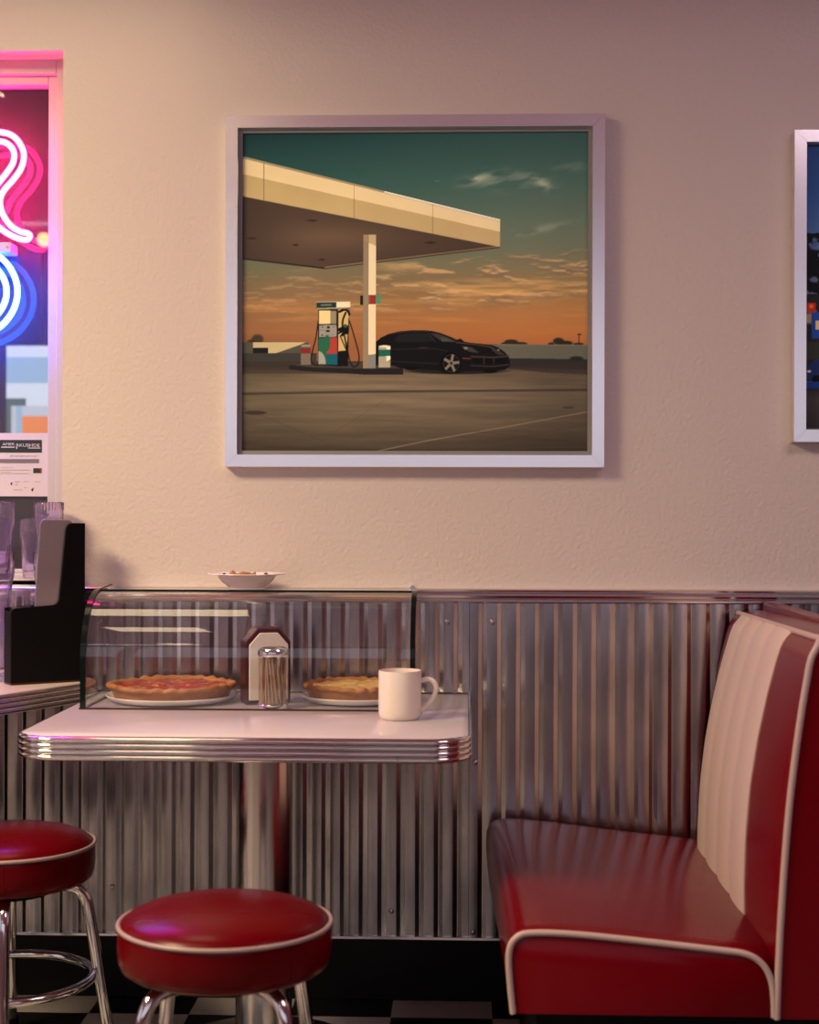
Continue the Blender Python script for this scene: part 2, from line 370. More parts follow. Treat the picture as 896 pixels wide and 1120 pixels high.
MB().tube(spline([(p[0], YN + 0.001, p[2]) for p in seat_ring(YN)], 5), 0.0058, 10).build('piping', 'piping', seat, 60)

FRONT = [(0.5465, 0.285), (0.549, 0.36), (0.553, 0.45), (0.559, 0.55), (0.567, 0.65), (0.577, 0.74), (0.588, 0.82), (0.597, 0.875), (0.604, 0.912), (0.612, 0.934), (0.624, 0.945)]
def fx(z):
    for (a, b) in zip(FRONT, FRONT[1:]):
        if z <= b[1]: return a[0] + (b[0] - a[0]) * (z - a[1]) / (b[1] - a[1])
    return FRONT[-1][0]
def back_pt(x, z, Y, k):
    t = (Y - YN) / (YF - YN)
    h = (z - 0.285) / 0.66
    bulge = 0.020 * (1 - abs(2 * t - 1) ** 5) * math.sin(PI * min(1, max(0, h * 0.93 + 0.05)))
    return (x + 0.022 * t * h * h - bulge * k, Y, z - 0.016 * t * (h if h > 0 else 0))
def back_ring(Y):
    out = [back_pt(x, z, Y, 1 if i < 9 else 0.4) for i, (x, z) in enumerate(FRONT)]
    out += [back_pt(x, z, Y, 0) for (x, z) in ((0.655, 0.953), (0.690, 0.956), (0.698, 0.955), (0.700, 0.90), (0.702, 0.6), (0.703, 0.285))]
    return out
ys = [YN, YN + .006, YN + .014, YN + .03, YN + .06] + [YN + .06 + (YF - YN - .12) * k / 14 for k in range(1, 14)] + [YF - .06, YF - .03, YF - .014, YF]
back = MB().loft([back_ring(y) for y in ys], True, True, True).build('backrest', 'red_vinyl', booth, 50)
MB().box(0.705, 0.745, YN - .002, YF, 0.285, 0.957, 0.006).build('back_panel', 'red_vinyl', booth, 40)
# cream stripe of four stitched channels
SY0, SY1, NCH = -0.735, -0.115, 4
zs = [0.30 + (0.9445 - 0.30) * k / 30 for k in range(31)]
def stripe_pt(z, Y, lift):
    x, y, zz = back_pt(fx(z), z, Y, 1)
    return (x - lift, y, zz + lift * 0.5 * max(0, (z - 0.88) / 0.06))
rows = []
NS = NCH * 8
for z in zs:
    row = []
    for k in range(NS + 1):
        Y = SY0 + (SY1 - SY0) * k / NS
        row.append(stripe_pt(z, Y, 0.0022 + 0.0052 * abs(math.sin(PI * k / 8)) ** 0.6))
    row += [stripe_pt(z, SY1, -0.006), stripe_pt(z, SY0, -0.006)]
    rows.append(row)
MB().loft(rows, True, True, True).build('stripe_panel', 'cream_vinyl', back, 60)
pp = [back_pt(0.624, 0.947, y, 0.4) for y in (YF - .01, -0.25, -0.5, -0.75, -0.93, -0.975)] + [back_pt(0.617, 0.938, -0.997, 0)] + [back_pt(x, z, YN, 0) for (x, z) in reversed(FRONT[:9])]
MB().tube(spline(pp, 6), 0.0060, 10).build('piping', 'piping', back, 60)

# ------------------------------------------------------------------ table with ribbed metal edge
table = thing('diner_table', 'white laminate diner table with ribbed chrome edge on a chrome pedestal', 'table', (-0.43, -0.39, 0))
TX0, TX1, TY0, TY1, TZ = -0.872, 0.0125, -0.775, -0.028, 0.734
def trect(off): 
    return rounded_rect(TX0 - off, TX1 + off, TY0 - off, TY1 + (off if off < 0 else 0), (0.006, 0.006, 0.085 + off, 0.085 + off), 10)
top = MB()
o0 = trect(-0.003); o1 = trect(-0.0045)
top.loft([[(p[0], p[1], TZ - 0.040) for p in o0], [(p[0], p[1], TZ - 0.001) for p in o0], [(p[0], p[1], TZ) for p in o1]], True, True, True)
ttop = top.build('tabletop', 'laminate', table, 40)
prof = []
for k in range(4):
    zb = TZ - 0.0455 + k * 0.0112
    for a in range(0, 181, 20):
        prof.append((-0.0012 + 0.0062 * math.sin(math.radians(a)), zb + 0.0056 - 0.0056 * math.cos(math.radians(a))))
prof = [(-0.003, TZ - 0.0465)] + prof + [(-0.0025, TZ + 0.0008)]
MB().loft([[(p[0], p[1], z) for p in trect(off)] for (off, z) in prof]).build('edge_band', 'chrome', table, 25)
MB().lathe([(0.0, 0.04), (0.061, 0.04), (0.061, 0.665), (0.0, 0.665)], 48, (-0.43, -0.385, 0)).build('pedestal', 'worn_chrome', table)
MB().lathe([(0.0, 0.664), (0.13, 0.664), (0.14, 0.670), (0.14, 0.688), (0, 0.688)], 48, (-0.43, -0.385, 0)).build('mounting_plate', 'black_plastic', table)
MB().lathe([(0.0, 0.0), (0.20, 0.0), (0.205, 0.006), (0.195, 0.016), (0.10, 0.034), (0.066, 0.042), (0.0, 0.042)], 48, (-0.43, -0.385, 0)).build('base', 'worn_chrome', table)
def small_screw(x, y, z):
    s = MB(); s.lathe([(0.0028, 0), (0.0026, 0.001), (0, 0.0014)], 10)
    s.v = [(x + v[0], y - v[2], z + v[1]) for v in s.v]
    s.build('screw', 'screw', table)
small_screw(-0.745, TY0 - 0.004, 0.712); small_screw(-0.125, TY0 - 0.004, 0.697)

# ------------------------------------------------------------------ stools
def make_stool(label):
    st = thing('bar_stool', label, 'stool', (0, 0, 0), 'red vinyl stools')
    se = MB().lathe([(0, 0.381), (0.150, 0.381), (0.166, 0.384), (0.177, 0.392), (0.1815, 0.405), (0.183, 0.424), (0.1825, 0.450), (0.1805, 0.460), (0.1765, 0.4665), (0.166, 0.4745), (0.146, 0.4830), (0.115, 0.4905), (0.075, 0.4960), (0.035, 0.4985), (0, 0.499)], 72).build('seat', 'red_vinyl_stool', st, 60)
    MB().tube([(0.1815 * math.cos(2 * PI * k / 72), 0.1815 * math.sin(2 * PI * k / 72), 0.4615) for k in range(72)], 0.0040, 8, True).build('piping', 'stool_piping', se, 60)
    MB().box(-0.0012, 0.0012, -0.1836, -0.181, 0.400, 0.455, 0.0008).build('seam', 'red_vinyl_stool', se, 0)
    MB().lathe([(0, 0.362), (0.10, 0.362), (0.10, 0.3815), (0, 0.3815)], 32).build('mounting_plate', 'black_plastic', st)
    for q in range(4):
        a = q * PI / 2; c, s = math.cos(a), math.sin(a)
        pts = spline([Vector((r * c, r * s, z)) for (r, z) in ((0.07, 0.368), (0.118, 0.368), (0.146, 0.360), (0.162, 0.339), (0.170, 0.306), (0.183, 0.23), (0.199, 0.13), (0.2165, 0.016))], 6)
        lg = MB().tube(pts, 0.0128, 14).build('leg', 'chrome', st, 60)
        MB().lathe([(0, 0), (0.016, 0), (0.017, 0.004), (0.0155, 0.026), (0, 0.026)], 16, (0.2175 * c, 0.2175 * s, 0)).build('rubber_foot', 'black_plastic', lg)
    MB().tube([(0.178 * math.cos(2 * PI * k / 64), 0.178 * math.sin(2 * PI * k / 64), 0.178) for k in range(64)], 0.0098, 12, True).build('foot_ring', 'chrome', st, 60)
    return st
s1 = make_stool('nearest red vinyl stool with cream piping, whole seat in view before the table')
s1.location = (-0.408, -1.075, 0.002); s1.rotation_euler.z = math.radians(45)
s2 = copy_tree(s1); s2['label'] = 'red vinyl stool at the left, farther back, chrome foot ring in view'
s2.location = (-0.965, -0.47, -0.0); s2.rotation_euler.z = math.radians(14)

# ------------------------------------------------------------------ curved glass pie case on the table
case = thing('pie_case', 'curved glass pie display case standing on the white table', 'display case', (-0.47, -0.2, TZ))
CX0, CX1, CYF, CYB, CZ1, CR = -0.830, -0.111, -0.362, -0.045, 0.983, 0.145
arc = [(CYF, TZ + 0.003)] + [(CYF, TZ + 0.003 + (CZ1 - CR - TZ) * k / 4) for k in range(1, 5)]
zc = TZ + 0.003 + (CZ1 - CR - TZ)
for k in range(1, 25):
    a = PI / 2 * k / 24
    arc.append((CYF + CR - CR * math.cos(a), zc + CR * math.sin(a)))
topY = CYF + CR
arc += [(topY + 0.06, CZ1 + .003), (CYB, CZ1 + .003)]
MB().loft([[(CX0, y, z) for (y, z) in arc], [(CX1, y, z) for (y, z) in arc]], False).build('curved_glass', 'glass_sheet', case, 60)
for x in (CX0, CX1):
    e = MB().add([(x, y, z) for (y, z) in arc] + [(x, CYB, TZ + .003)], [tuple(range(len(arc) + 1))])
    side = e.build('end_glass', 'glass_sheet', case, 0)
    w0, w1 = (-0.0075, 0.0045) if x == CX0 else (-0.0055, 0.0055)
    rg = []
    for i, (y, z) in enumerate(arc[:-1]):
        p = Vector(arc[max(0, i - 1)]); q = Vector(arc[min(len(arc) - 1, i + 1)]); t = (q - p).normalized(); n = Vector((-t.y, t.x))
        a = Vector((y, z)) + n * 0.004; b = Vector((y, z)) - n * 0.004
        rg.append([(x + w0, a[0], a[1]), (x + w1, a[0], a[1]), (x + w1, b[0], b[1]), (x + w0, b[0], b[1])])
    MB().loft(rg, True, True, True).build('edge', 'glass_edge', side, 40)
MB().box(CX0 - .010, CX1 + .004, CYF - .003, CYF + .003, TZ + .0002, TZ + 0.0035).build('base_strip', 'maroon', case, 0)
for x in (CX0, CX1):
    MB().box(x - .003, x + .003, CYF, CYB, TZ + .0002, TZ + 0.0035).build('base_strip', 'maroon', case, 0)
MB().box(CX0, CX1, topY - .002, topY + .002, CZ1 - .001, CZ1 + 0.006).build('top_joint', 'glass_edge', case, 0)
MB().box(CX0, CX1, CYB - .002, CYB + .002, CZ1 + .001, CZ1 + 0.0045).build('back_joint', 'holder_glass', case, 0)
MB().tube(spline([(-0.833, topY, CZ1 + .005), (-0.826, topY + .02, CZ1 + .009), (-0.808, topY + .03, CZ1 + .016)], 5), 0.0012, 6).build('hinge_wire', 'black_plastic', case)

# ------------------------------------------------------------------ pies and plates
def plate(label, x, y, R):
    o = MB().lathe([(0, 0.002), (R * .55, 0.002), (R * .58, 0.0), (R * .62, 0.0), (R * .64, 0.003), (R * .90, 0.0035), (R * .985, 0.0125), (R, 0.0145), (R * .995, 0.0165), (R * .97, 0.0160), (R * .915, 0.0075), (R * .62, 0.0065), (0, 0.0065)], 64, (x, y, 0)).build('serving_plate', 'porcelain', None, 50)
    o.location.z = TZ + 0.0005
    return tag(o, label, 'plate', 'plates under the pies')
def pie(label, x, y, R, fill, fname, seed):
    z0 = TZ + 0.0078
    t = thing('pie', label, 'pie', (x, y, z0), 'pies in the glass case')
    rnd = random.Random(seed); NF = 26; ph = [rnd.uniform(-0.35, 0.35) for _ in range(NF)]
    am = [rnd.uniform(0.7, 1.25) for _ in range(NF)]
    prof = [(0, 0.0), (R * .86, 0.0), (R * .885, 0.003), (R * .90, 0.010), (R * .93, 0.020), (R * .945, 0.0245), (R * .985, 0.0250), (R * 1.0, 0.0280), (R * .995, 0.0325), (R * .965, 0.0352), (R * .92, 0.0345), (R * .885, 0.0295), (R * .87, 0.022), (0, 0.020)]
    def wob(k, a):
        i = int(a / (2 * PI) * NF) % NF
        f = math.sin(a * NF) * (0.6 + 0.4 * math.sin(a * 5 + seed))
        g = math.sin(a * 3 + seed) * 0.0012 + math.sin(a * 7 + seed * 2) * 0.0008
        if k >= 5 and k <= 11: return (0.0030 * f * (1 if k < 10 else 0.4), 0.0023 * f + g)
        if 2 <= k < 5: return (0.0010 * f * k / 4, 0)
        return (0, 0)
    MB().lathe(prof, 208, (x, y, z0), wob).build('crust', 'crust', t, 70)
    rr = random.Random(seed + 5)
    def wob2(k, a): return (0, 0.0016 * math.sin(a * 9 + k * 2.1) * (k % 3) + 0.001 * math.sin(a * 23 + k))
    MB().lathe([(R * .893, 0.020), (R * .893, 0.0275), (R * .75, 0.0292), (R * .6, 0.0298), (R * .45, 0.0300), (R * .3, 0.0302), (R * .15, 0.0302), (0, 0.0302)], 96, (x, y, z0), lambda k, a: (0, 0) if k in (0, 7) else wob2(k, a)).build('filling', fill, t, 70)
    return t
plate('white serving plate under the cherry pie', -0.667, -0.196, 0.150)
pie('cherry pie with fluted golden crust, at the left in the glass case', -0.667, -0.196, 0.1465, 'cherry', 'cherry', 3)
plate('white serving plate under the custard pie', -0.2445, -0.182, 0.127)
pie('custard pie with pale yellow filling, behind the mug in the glass case', -0.2445, -0.182, 0.1225, 'custard', 'custard', 8)

# napkin dispenser
nd = thing('napkin_dispenser', 'maroon napkin dispenser with ivory arched face between the two pies', 'napkin dispenser', (-0.449, -0.225, TZ))
def arch(w, h, c, z0=0.0): return [(-w / 2, z0), (w / 2, z0), (w / 2, h - c), (w / 2 - c * .9, h), (-w / 2 + c * .9, h), (-w / 2, h - c)]
nb = MB().prism(arch(0.104, 0.172, 0.031), 'y', -0.028, 0.028).build('body', 'maroon', None, 0, 0.004)
nb.parent = nd
nf = MB().prism(arch(0.090, 0.161, 0.027, 0.010), 'y', -0.0325, -0.0275).build('faceplate', 'ivory', None, 0, 0.002); nf.parent = nd
nd.rotation_euler.z = math.radians(21)

# stick holder and its sticks
hx, hy = -0.420, -0.3215
hd = thing('stick_holder', 'glass holder full of wooden sticks with chrome cap and base', 'holder', (hx, hy, TZ))
MB().lathe([(0.0305, 0.008), (0.0318, 0.010), (0.0318, 0.118), (0.0305, 0.120)], 40, (hx, hy, TZ)).build('glass_body', 'holder_glass', hd)
MB().lathe([(0, 0.0006), (0.0335, 0.0006), (0.0345, 0.003), (0.0345, 0.009), (0.0325, 0.011), (0, 0.011)], 40, (hx, hy, TZ)).build('base', 'chrome', hd)
MB().lathe([(0, 0.116), (0.0335, 0.116), (0.0345, 0.118), (0.0342, 0.126), (0.031, 0.132), (0.022, 0.1355), (0.010, 0.137), (0, 0.1372)], 40, (hx, hy, TZ)).build('cap', 'chrome', hd)
stick0 = None
rs = random.Random(4)
k = 0
for ring, n in ((0.0275, 20), (0.019, 12), (0.009, 6)):
    for j in range(n):
        a = 2 * PI * j / n + ring * 40
        p = Vector((ring * math.cos(a), ring * math.sin(a), 0.0116)); da = rs.uniform(-0.55, 0.55)
        q = Vector((ring * math.cos(a + da), ring * math.sin(a + da), 0.113))
        if stick0 is None:
            stick0 = MB().tube([(0, 0, 0), (0, 0, 0.03), (0, 0, 0.07), (0, 0, 0.100)], 0.0019, 7).build('wooden_stick', 'stick', None, 60); o = stick0
        else:
            o = stick0.copy(); COL.objects.link(o)
        d = (q - p)
        o.location = (hx + p.x, hy + p.y, TZ + p.z); o.rotation_mode = 'QUATERNION'; o.rotation_quaternion = d.to_track_quat('Z', 'Y')
        tag(o, 'wooden stick standing in the glass holder', 'stick', 'wooden sticks in the glass holder')

# mug
mx, my = -0.1335, -0.480
mug = thing('coffee_mug', 'white ceramic mug on the table in front of the case', 'mug', (mx, my, TZ))
MB().lathe([(0, 0.001), (0.036, 0.001), (0.0385, 0.0), (0.0425, 0.004), (0.0447, 0.011), (0.0452, 0.03), (0.0452, 0.099), (0.0445, 0.1015), (0.0425, 0.1015), (0.0418, 0.099), (0.0418, 0.012), (0.034, 0.006), (0, 0.006)], 56, (mx, my, TZ + .0005)).build('cup', 'mug', mug, 50)
hp = spline([(0.042, 0, 0.080), (0.058, 0, 0.083), (0.070, 0, 0.078), (0.0755, 0, 0.066), (0.072, 0, 0.050), (0.060, 0, 0.033), (0.050, 0, 0.022), (0.042, 0, 0.0165)], 6)
hr = [(mx + p.x, my + p.x * 0.05, TZ + p.z) for p in hp]
MB().tube(hr, 0.0055, 12).build('handle', 'mug', mug, 60)

# bowl of scraps on top of the case
bx, by, bz = -0.507, -0.118, CZ1 + 0.0035
MB().lathe([(0, 0.004), (0.036, 0.004), (0.038, 0.0), (0.043, 0.0), (0.0425, 0.004), (0.048, 0.009), (0.058, 0.016), (0.0655, 0.025), (0.0685, 0.0315), (0.089, 0.0345), (0.0915, 0.0352), (0.091, 0.0368), (0.087, 0.0364), (0.066, 0.0340), (0.055, 0.020), (0.040, 0.010), (0, 0.009)], 64, (bx, by, bz)).build('shallow_bowl', 'porcelain', None, 50)
tag(bpy.data.objects['shallow_bowl'], 'white wide rimmed shallow bowl on top of the glass case', 'bowl')
cr = MB()
n = 18; pts0 = []
rings = []
for i in range(9):
    u = i / 8; w = 0.021 * math.sin(PI * (0.12 + 0.76 * u)); x = -0.030 + 0.060 * u
    ring = []
    for j in range(12):
        a = 2 * PI * j / 12
        ring.append((bx - 0.010 + x, by + 0.002 + w * math.cos(a) * 1.2, bz + 0.031 + 0.010 * math.sin(a) * (0.8 + 0.25 * math.sin(i * 2.3)) + 0.003 * math.sin(i * 1.7)))
    rings.append(ring)
tag(cr.loft(rings, True, True, True).build('pie_piece', 'crust', None, 60), 'broken piece of golden pie crust in the shallow bowl', 'food')
b0 = None
for (dx, dy, dz, r, lab) in ((0.046, -0.010, 0.0335, 0.0052, 'largest dark red berry at the right in the shallow bowl'), (0.034, -0.022, 0.030, 0.0042, 'dark red berry beside the crust piece, right of it'), (-0.052, -0.008, 0.0335, 0.0040, 'small dark red berry left of the crust piece')):
    m = MB(); m.lathe([(0, -1), (0.5, -0.87), (0.87, -0.5), (1, 0), (0.87, 0.5), (0.5, 0.87), (0.12, 0.97), (0, 0.86)], 18)
    m.v = [(bx + dx + v[0] * r, by + dy + v[1] * r, bz + dz + v[2] * r) for v in m.v]
    tag(m.build('berry', 'berry', None, 60), lab, 'berry', 'berries in the shallow bowl')

# ------------------------------------------------------------------ counter on the left with caddy and glasses
ct = thing('side_counter', 'side counter with dark ribbed metal edge under the window', 'counter', (-1.6, -0.3, 0))
cz = 0.7675
outline = [(-0.880, -0.026), (-0.880, -0.150), (-0.884, -0.162), (-0.998, -0.390), (-1.075, -0.545), (-1.10, -0.575), (-1.135, -0.59), (-2.6, -0.59), (-2.6, -0.026)]
def inset(off):
    c = Vector((-1.7, -0.3)); 
    P = [Vector(p) for p in outline]; out = []
    n = len(P)
    for i in range(n):
        a = (P[i] - P[i - 1]).normalized(); b = (P[(i + 1) % n] - P[i]).normalized()
        na = Vector((a.y, -a.x)); nb_ = Vector((b.y, -b.x)); m = (na + nb_)
        m = m / max(1e-6, m.dot(na))
        out.append(P[i] + m * off)
    return out
MB().loft([[(p[0], p[1], cz - 0.044) for p in inset(0.003)], [(p[0], p[1], cz) for p in inset(0.003)]], True, True, True).build('counter_top', 'counter_top', ct, 0)
prof = [(0.003, cz - 0.0445)]
for k in range(4):
    zb = cz - 0.044 + k * 0.011
    for a in range(0, 181, 20): prof.append((0.0065 - 0.0065 * math.sin(math.radians(a)), zb + 0.0055 - 0.0055 * math.cos(math.radians(a))))
prof += [(0.004, cz + 0.0005)]
MB().loft([[(p[0], p[1], z) for p in inset(off)] for (off, z) in prof]).build('edge_band', 'ribbed', ct, 25)
MB().box(-2.55, -1.45, -0.50, -0.03, 0.0, cz - 0.044, 0.004).build('cabinet', 'black_plastic', ct, 0)

cd = thing('caddy', 'black caddy box with one tall end on the side counter', 'caddy', (-1.035, -0.212, cz))
cd.rotation_euler.z = math.radians(33.5)
def cpart(mb, name, mat, bevel=0.0, smooth=0):
    o = mb.build(name, mat, None, smooth, bevel); o.parent = cd; return o
LC, WC = 0.176, 0.052
def L_poly():
    return [(0, 0.004), (LC, 0.004), (LC, 0.371), (LC - 0.036, 0.371), (LC - 0.043, 0.366), (LC - 0.046, 0.358), (LC - 0.062, 0.192), (LC - 0.068, 0.184), (LC - 0.076, 0.181), (0.010, 0.176), (0.003, 0.173), (0, 0.166)]
cpart(MB().prism(L_poly(), 'y', 0.0, 0.005), 'front_panel', 'black_plastic', 0.0012)
cpart(MB().prism([(0, 0.004), (LC, 0.004), (LC, 0.371), (LC - 0.05, 0.371), (LC - 0.07, 0.181), (0, 0.176)], 'y', WC - .005, WC), 'back_panel', 'black_plastic', 0.0012)
cpart(MB().box(0.0, 0.005, 0.005, WC - .005, 0.004, 0.168), 'end_panel', 'black_plastic')
cpart(MB().box(LC - .005, LC, 0.005, WC - .005, 0.004, 0.371), 'end_panel', 'black_plastic')
cpart(MB().box(0.0, LC, 0.0, WC, 0.0, 0.0045), 'floor_plate', 'maroon')
sp = [(0.046, 0.006), (0.120, 0.006), (0.149, 0.366), (0.147, 0.374), (0.140, 0.379), (0.080, 0.380), (0.073, 0.377), (0.070, 0.369)]
so = MB().prism(sp, 'y', 0.0065, 0.0105).build('steel_plate', 'brushed', None, 0, 0.001)
so.location = cd.location; so.rotation_euler.z = cd.rotation_euler.z
tag(so, 'brushed steel plate with rounded corners leaning inside the black caddy', 'panel')

# tumblers
def make_tumbler(H, R, name='tumbler'):
    n = 40
    outer = [(0, 0.0), (R * .66, 0.0), (R * .70, 0.004), (R * .72, 0.02), (R * .80, H * .45), (R * .84, H * .60), (R * .97, H * .72), (R, H * .78), (R * .97, H * .80), (R * 1.0, H * .83), (R * .975, H * .88), (R * 1.0, H * .91), (R, H * .985), (R * .98, H)]
    inner = [(R * .93, H * .985), (R * .93, H * .74), (R * .79, H * .60), (R * .74, H * .45), (R * .62, 0.022), (R * .55, 0.016), (0, 0.015)]
    def wob(k, a):
        return (0.0007 * math.cos(a * 30), 0) if k in (3, 4, 5, 6, 11, 12) else (0, 0)
    return MB().lathe(outer + inner, 120, (0, 0, 0), wob).build(name, 'neon_tint_glass', None, 50)
HG, RG, NEST = 0.182, 0.0352, 0.119
t0 = make_tumbler(HG, RG)
first = True
for (gx, gy, where) in ((-1.089, -0.125, 'left'), (-0.988, -0.0665, 'right')):
    for lv, nm in enumerate(('bottom', 'middle', 'top')):
        o = t0 if first else t0.copy()
        if not first: COL.objects.link(o)
        first = False
        o.location = (gx, gy, cz + 0.0005 + lv * NEST); o.rotation_euler.z = lv * 0.7
        w = {'left': 'left stack of clear glasses at the photo edge', 'right': 'stack of clear glasses just behind the steel plate'}[where]
        tag(o, '%s clear glass tumbler of the %s' % (nm, w), 'glass', 'stacked clear tumblers on the side counter')
o = make_tumbler(0.146, 0.0350); o.location = (-1.054, 0.037, WZ0 + 0.0045)
tag(o, 'shorter clear tumbler on the window sill between the two stacks', 'glass')
# square shaker in the caddy
q = MB()
def sq(h, z): return [(x, y, z) for (x, y) in rounded_rect(-h, h, -h, h, (h * .25,) * 4, 4)]
q.loft([sq(.019, 0), sq(.020, .004), sq(.020, .205), sq(.019, .212), sq(.0165, .212), sq(.0165, .012), ], True, True, True)
qo = q.build('square_tumbler', 'neon_tint_glass', None, 40)
qv = Matrix.Rotation(math.radians(33.5), 3, 'Z') @ Vector((0.030, 0.026, 0)); qo.location = (-1.035 + qv.x, -0.212 + qv.y, cz + 0.005); qo.rotation_euler.z = math.radians(33.5)
tag(qo, 'clear square tumbler standing in the low end of the black caddy', 'glass')

# ------------------------------------------------------------------ neon sign in the window
NY = 0.046
neon = thing('neon_sign', 'red and blue double tube neon sign hanging in the window', 'neon sign', (-1.25, NY, 1.85))
def npx(px, py): return (-1.143 + (px) / 445.0, NY, 1.167 + (560 - py) / 445.0)
red_o = [(-62, 262), (-40, 246), (-22, 226), (-10, 205), (2, 190), (13, 176), (21, 162), (24, 152), (22, 142), (12, 143)]
outer = [(-75, 165), (-62, 152), (-40, 146), (-14, 146), (4, 147), (15, 151), (23, 160), (27, 172), (24, 186), (15, 199), (6, 209), (1, 220), (3, 234), (12, 248), (23, 255), (31, 257), (34, 260), (31, 264), (22, 263), (9, 257), (-4, 247), (-14, 233), (-40, 236), (-66, 243)]
inner = [(-70, 178), (-55, 168), (-30, 160), (-10, 157), (3, 157), (11, 161), (16, 169), (15, 180), (8, 191), (0, 201), (-8, 212), (-13, 222), (-40, 225), (-64, 230)]
MB().tube(spline([npx(*p) for p in outer], 8), 0.0072, 10).build('red_tube', 'neon_red', neon, 60)
MB().tube(spline([npx(*p) for p in inner], 8), 0.0072, 10).build('red_tube', 'neon_red', neon, 60)
for k_ in (1, 2):  # invented strokes out of view, added for more pink light
    for pts in (outer, inner): MB().tube(spline([npx(p[0] - 150 * k_, p[1]) for p in pts], 8), 0.0072, 10).build('red_tube', 'neon_red', neon, 60)
for (cx_, rx, rz) in ((-41, 0.138, 0.118), (-41, 0.111, 0.091), (-190, 0.138, 0.118), (-190, 0.111, 0.091)):  # the far left ring pair is out of view, added for its light
    c0 = npx(cx_, 321)
    MB().tube([(c0[0] + rx * math.cos(2 * PI * k / 64), NY, c0[2] + rz * math.sin(2 * PI * k / 64)) for k in range(64)], 0.0072, 10, True).build('blue_tube', 'neon_blue', neon, 60)
a = npx(-4, 278); b = npx(13, 267)
MB().box(a[0] - .05, b[0], NY - .002, NY + .060, a[2], b[2], 0.002).build('clip', 'clear_acrylic', neon, 0)
MB().tube([npx(9, 272), (npx(9, 272)[0], NY - .004, npx(9, 272)[2])], 0.003, 8).build('clip_screw', 'screw', neon, 60)
MB().tube([(npx(-30, 90)[0], NY, 1.167 + 414 / 445.), (npx(-30, 90)[0], NY, WZ1)], 0.0015, 6).build('hanging_wire', 'black_plastic', neon, 60)
MB().tube([(npx(-30, 90)[0], NY, 1.167 + 414 / 445.), (npx(-30, 90)[0], NY, 1.167 + 325 / 445.)], 0.0015, 6).build('hanging_wire', 'black_plastic', neon, 60)

# ------------------------------------------------------------------ paper notice on the window
ny = 0.112
NXR, NZT, NZB = -1.039, 1.361, 1.203
NXL = NXR - 0.24
notice = thing('notice', 'white paper notice with dark green heading taped to the window', 'notice', (NXR - .12, ny, NZB))
MB().box(NXL, NXR, ny - .0008, ny, NZB, NZT).build('paper', 'paper', notice, 0)
KP = 0.1040 / 46
def nz(px): return NXR - (46 - px) * 0.10355 / 46
def nzz(py): return NZT - (py - 474) * 0.158 / 69.5
def ink(x0, x1, y0, y1, mat, name, parent=notice, d=0.0012):
    return MB().box(nz(x0), nz(x1), ny - d, ny - .0008, nzz(y1), nzz(y0)).build(name, mat, parent, 0)
ink(-50, 39.6, 481.5, 495.5, 'ink', 'heading_bar')
ink(-30, 36.5, 502.5, 507, 'ink_grey', 'grey_bar')
ink(30, 39.5, 512.5, 518, 'ink', 'badge'); ink(37.7, 39.5, 513, 517.5, 'ink_red', 'badge', d=0.0014)
def text(s, px, py, h, mat, name, width=None, d=0.0015):
    c = bpy.data.curves.new(name, 'FONT'); c.body = s; c.size = 1.0; c.extrude = 0.0
    o = bpy.data.objects.new(name, c); COL.objects.link(o)
    dg = bpy.context.evaluated_depsgraph_get(); me = bpy.data.meshes.new_from_object(o.evaluated_get(dg))
    bpy.data.objects.remove(o)
    xs = [v.co.x for v in me.vertices]; zs_ = [v.co.y for v in me.vertices]
    sx = (width / (max(xs) - min(xs))); sz = h / (max(zs_) - min(zs_))
    x0 = min(xs); z0 = min(zs_)
    off = parent_loc(notice)
    for v in me.vertices:
        v.co = Vector((nz(px) + (v.co.x - x0) * sx, ny - d, nzz(py) + (v.co.y - z0) * sz)) - off
    me.materials.append(M[mat])
    ob = bpy.data.objects.new(name, me); COL.objects.link(ob); ob.parent = notice
    return ob
text('AMER', -4.5, 487.6, 0.0066, 'ink_white', 'lettering', 13.5 * KP)
text('RKUSHDE', 11, 489.0, 0.0076, 'ink_white', 'lettering', 26 * KP)
ink(-6, 9.2, 489.0, 490.0, 'ink_white', 'underline', d=0.0014); ink(24, 38, 490.0, 490.8, 'ink_white', 'underline', d=0.0014)
ink(10.8, 12, 489, 491.4, 'ink_white', 'underline', d=0.0014)
# small illegible lines of print, as short dashes
def dashes(y, x0, x1, step, name, hgt=1.0, mat='ink_grey'):
    m = MB(); x = x0; r = random.Random(int(y * 10))
    while x < x1:
        w = step * r.uniform(0.35, 0.75)
        m.box(nz(x), nz(x + w), ny - .0012, ny - .0009, nzz(y + hgt * r.uniform(.5, 1)), nzz(y)); x += step
    m.build(name, mat, notice, 0)
dashes(498.8, 4, 35, 1.7, 'small_print', 1.3); dashes(511.5, -6, 8, 1.2, 'small_print', .6); dashes(516.5, -6, 4, 1.1, 'small_print', .6)
ink(-10, 26, 514.4, 514.8, 'ink_grey', 'rule'); ink(-10, 26, 518.2, 518.6, 'ink_grey', 'rule')
dashes(527, 10, 14, 1.3, 'small_print', 1.2); dashes(527, 20, 25, 1.3, 'small_print', .7); dashes(527, 32, 38, 1.3, 'small_print', .9); dashes(530, 10, 13, 1.0, 'small_print', 1.2); dashes(533.5, 20, 24, 1.0, 'small_print', .8)
ink(8, 18, 536.2, 536.6, 'ink_grey', 'rule')
def tri(pts, mat, name):
    m = MB(); m.prism([(nz(x), nzz(y)) for x, y in pts], 'y', ny - .0012, ny - .0009); m.build(name, mat, notice, 0)
tri([(4, 529.5), (6.6, 527.5), (6.2, 531.5)], 'ink', 'mark'); tri([(27.5, 536), (30.8, 533.6), (29.4, 538.5)], 'ink', 'mark')

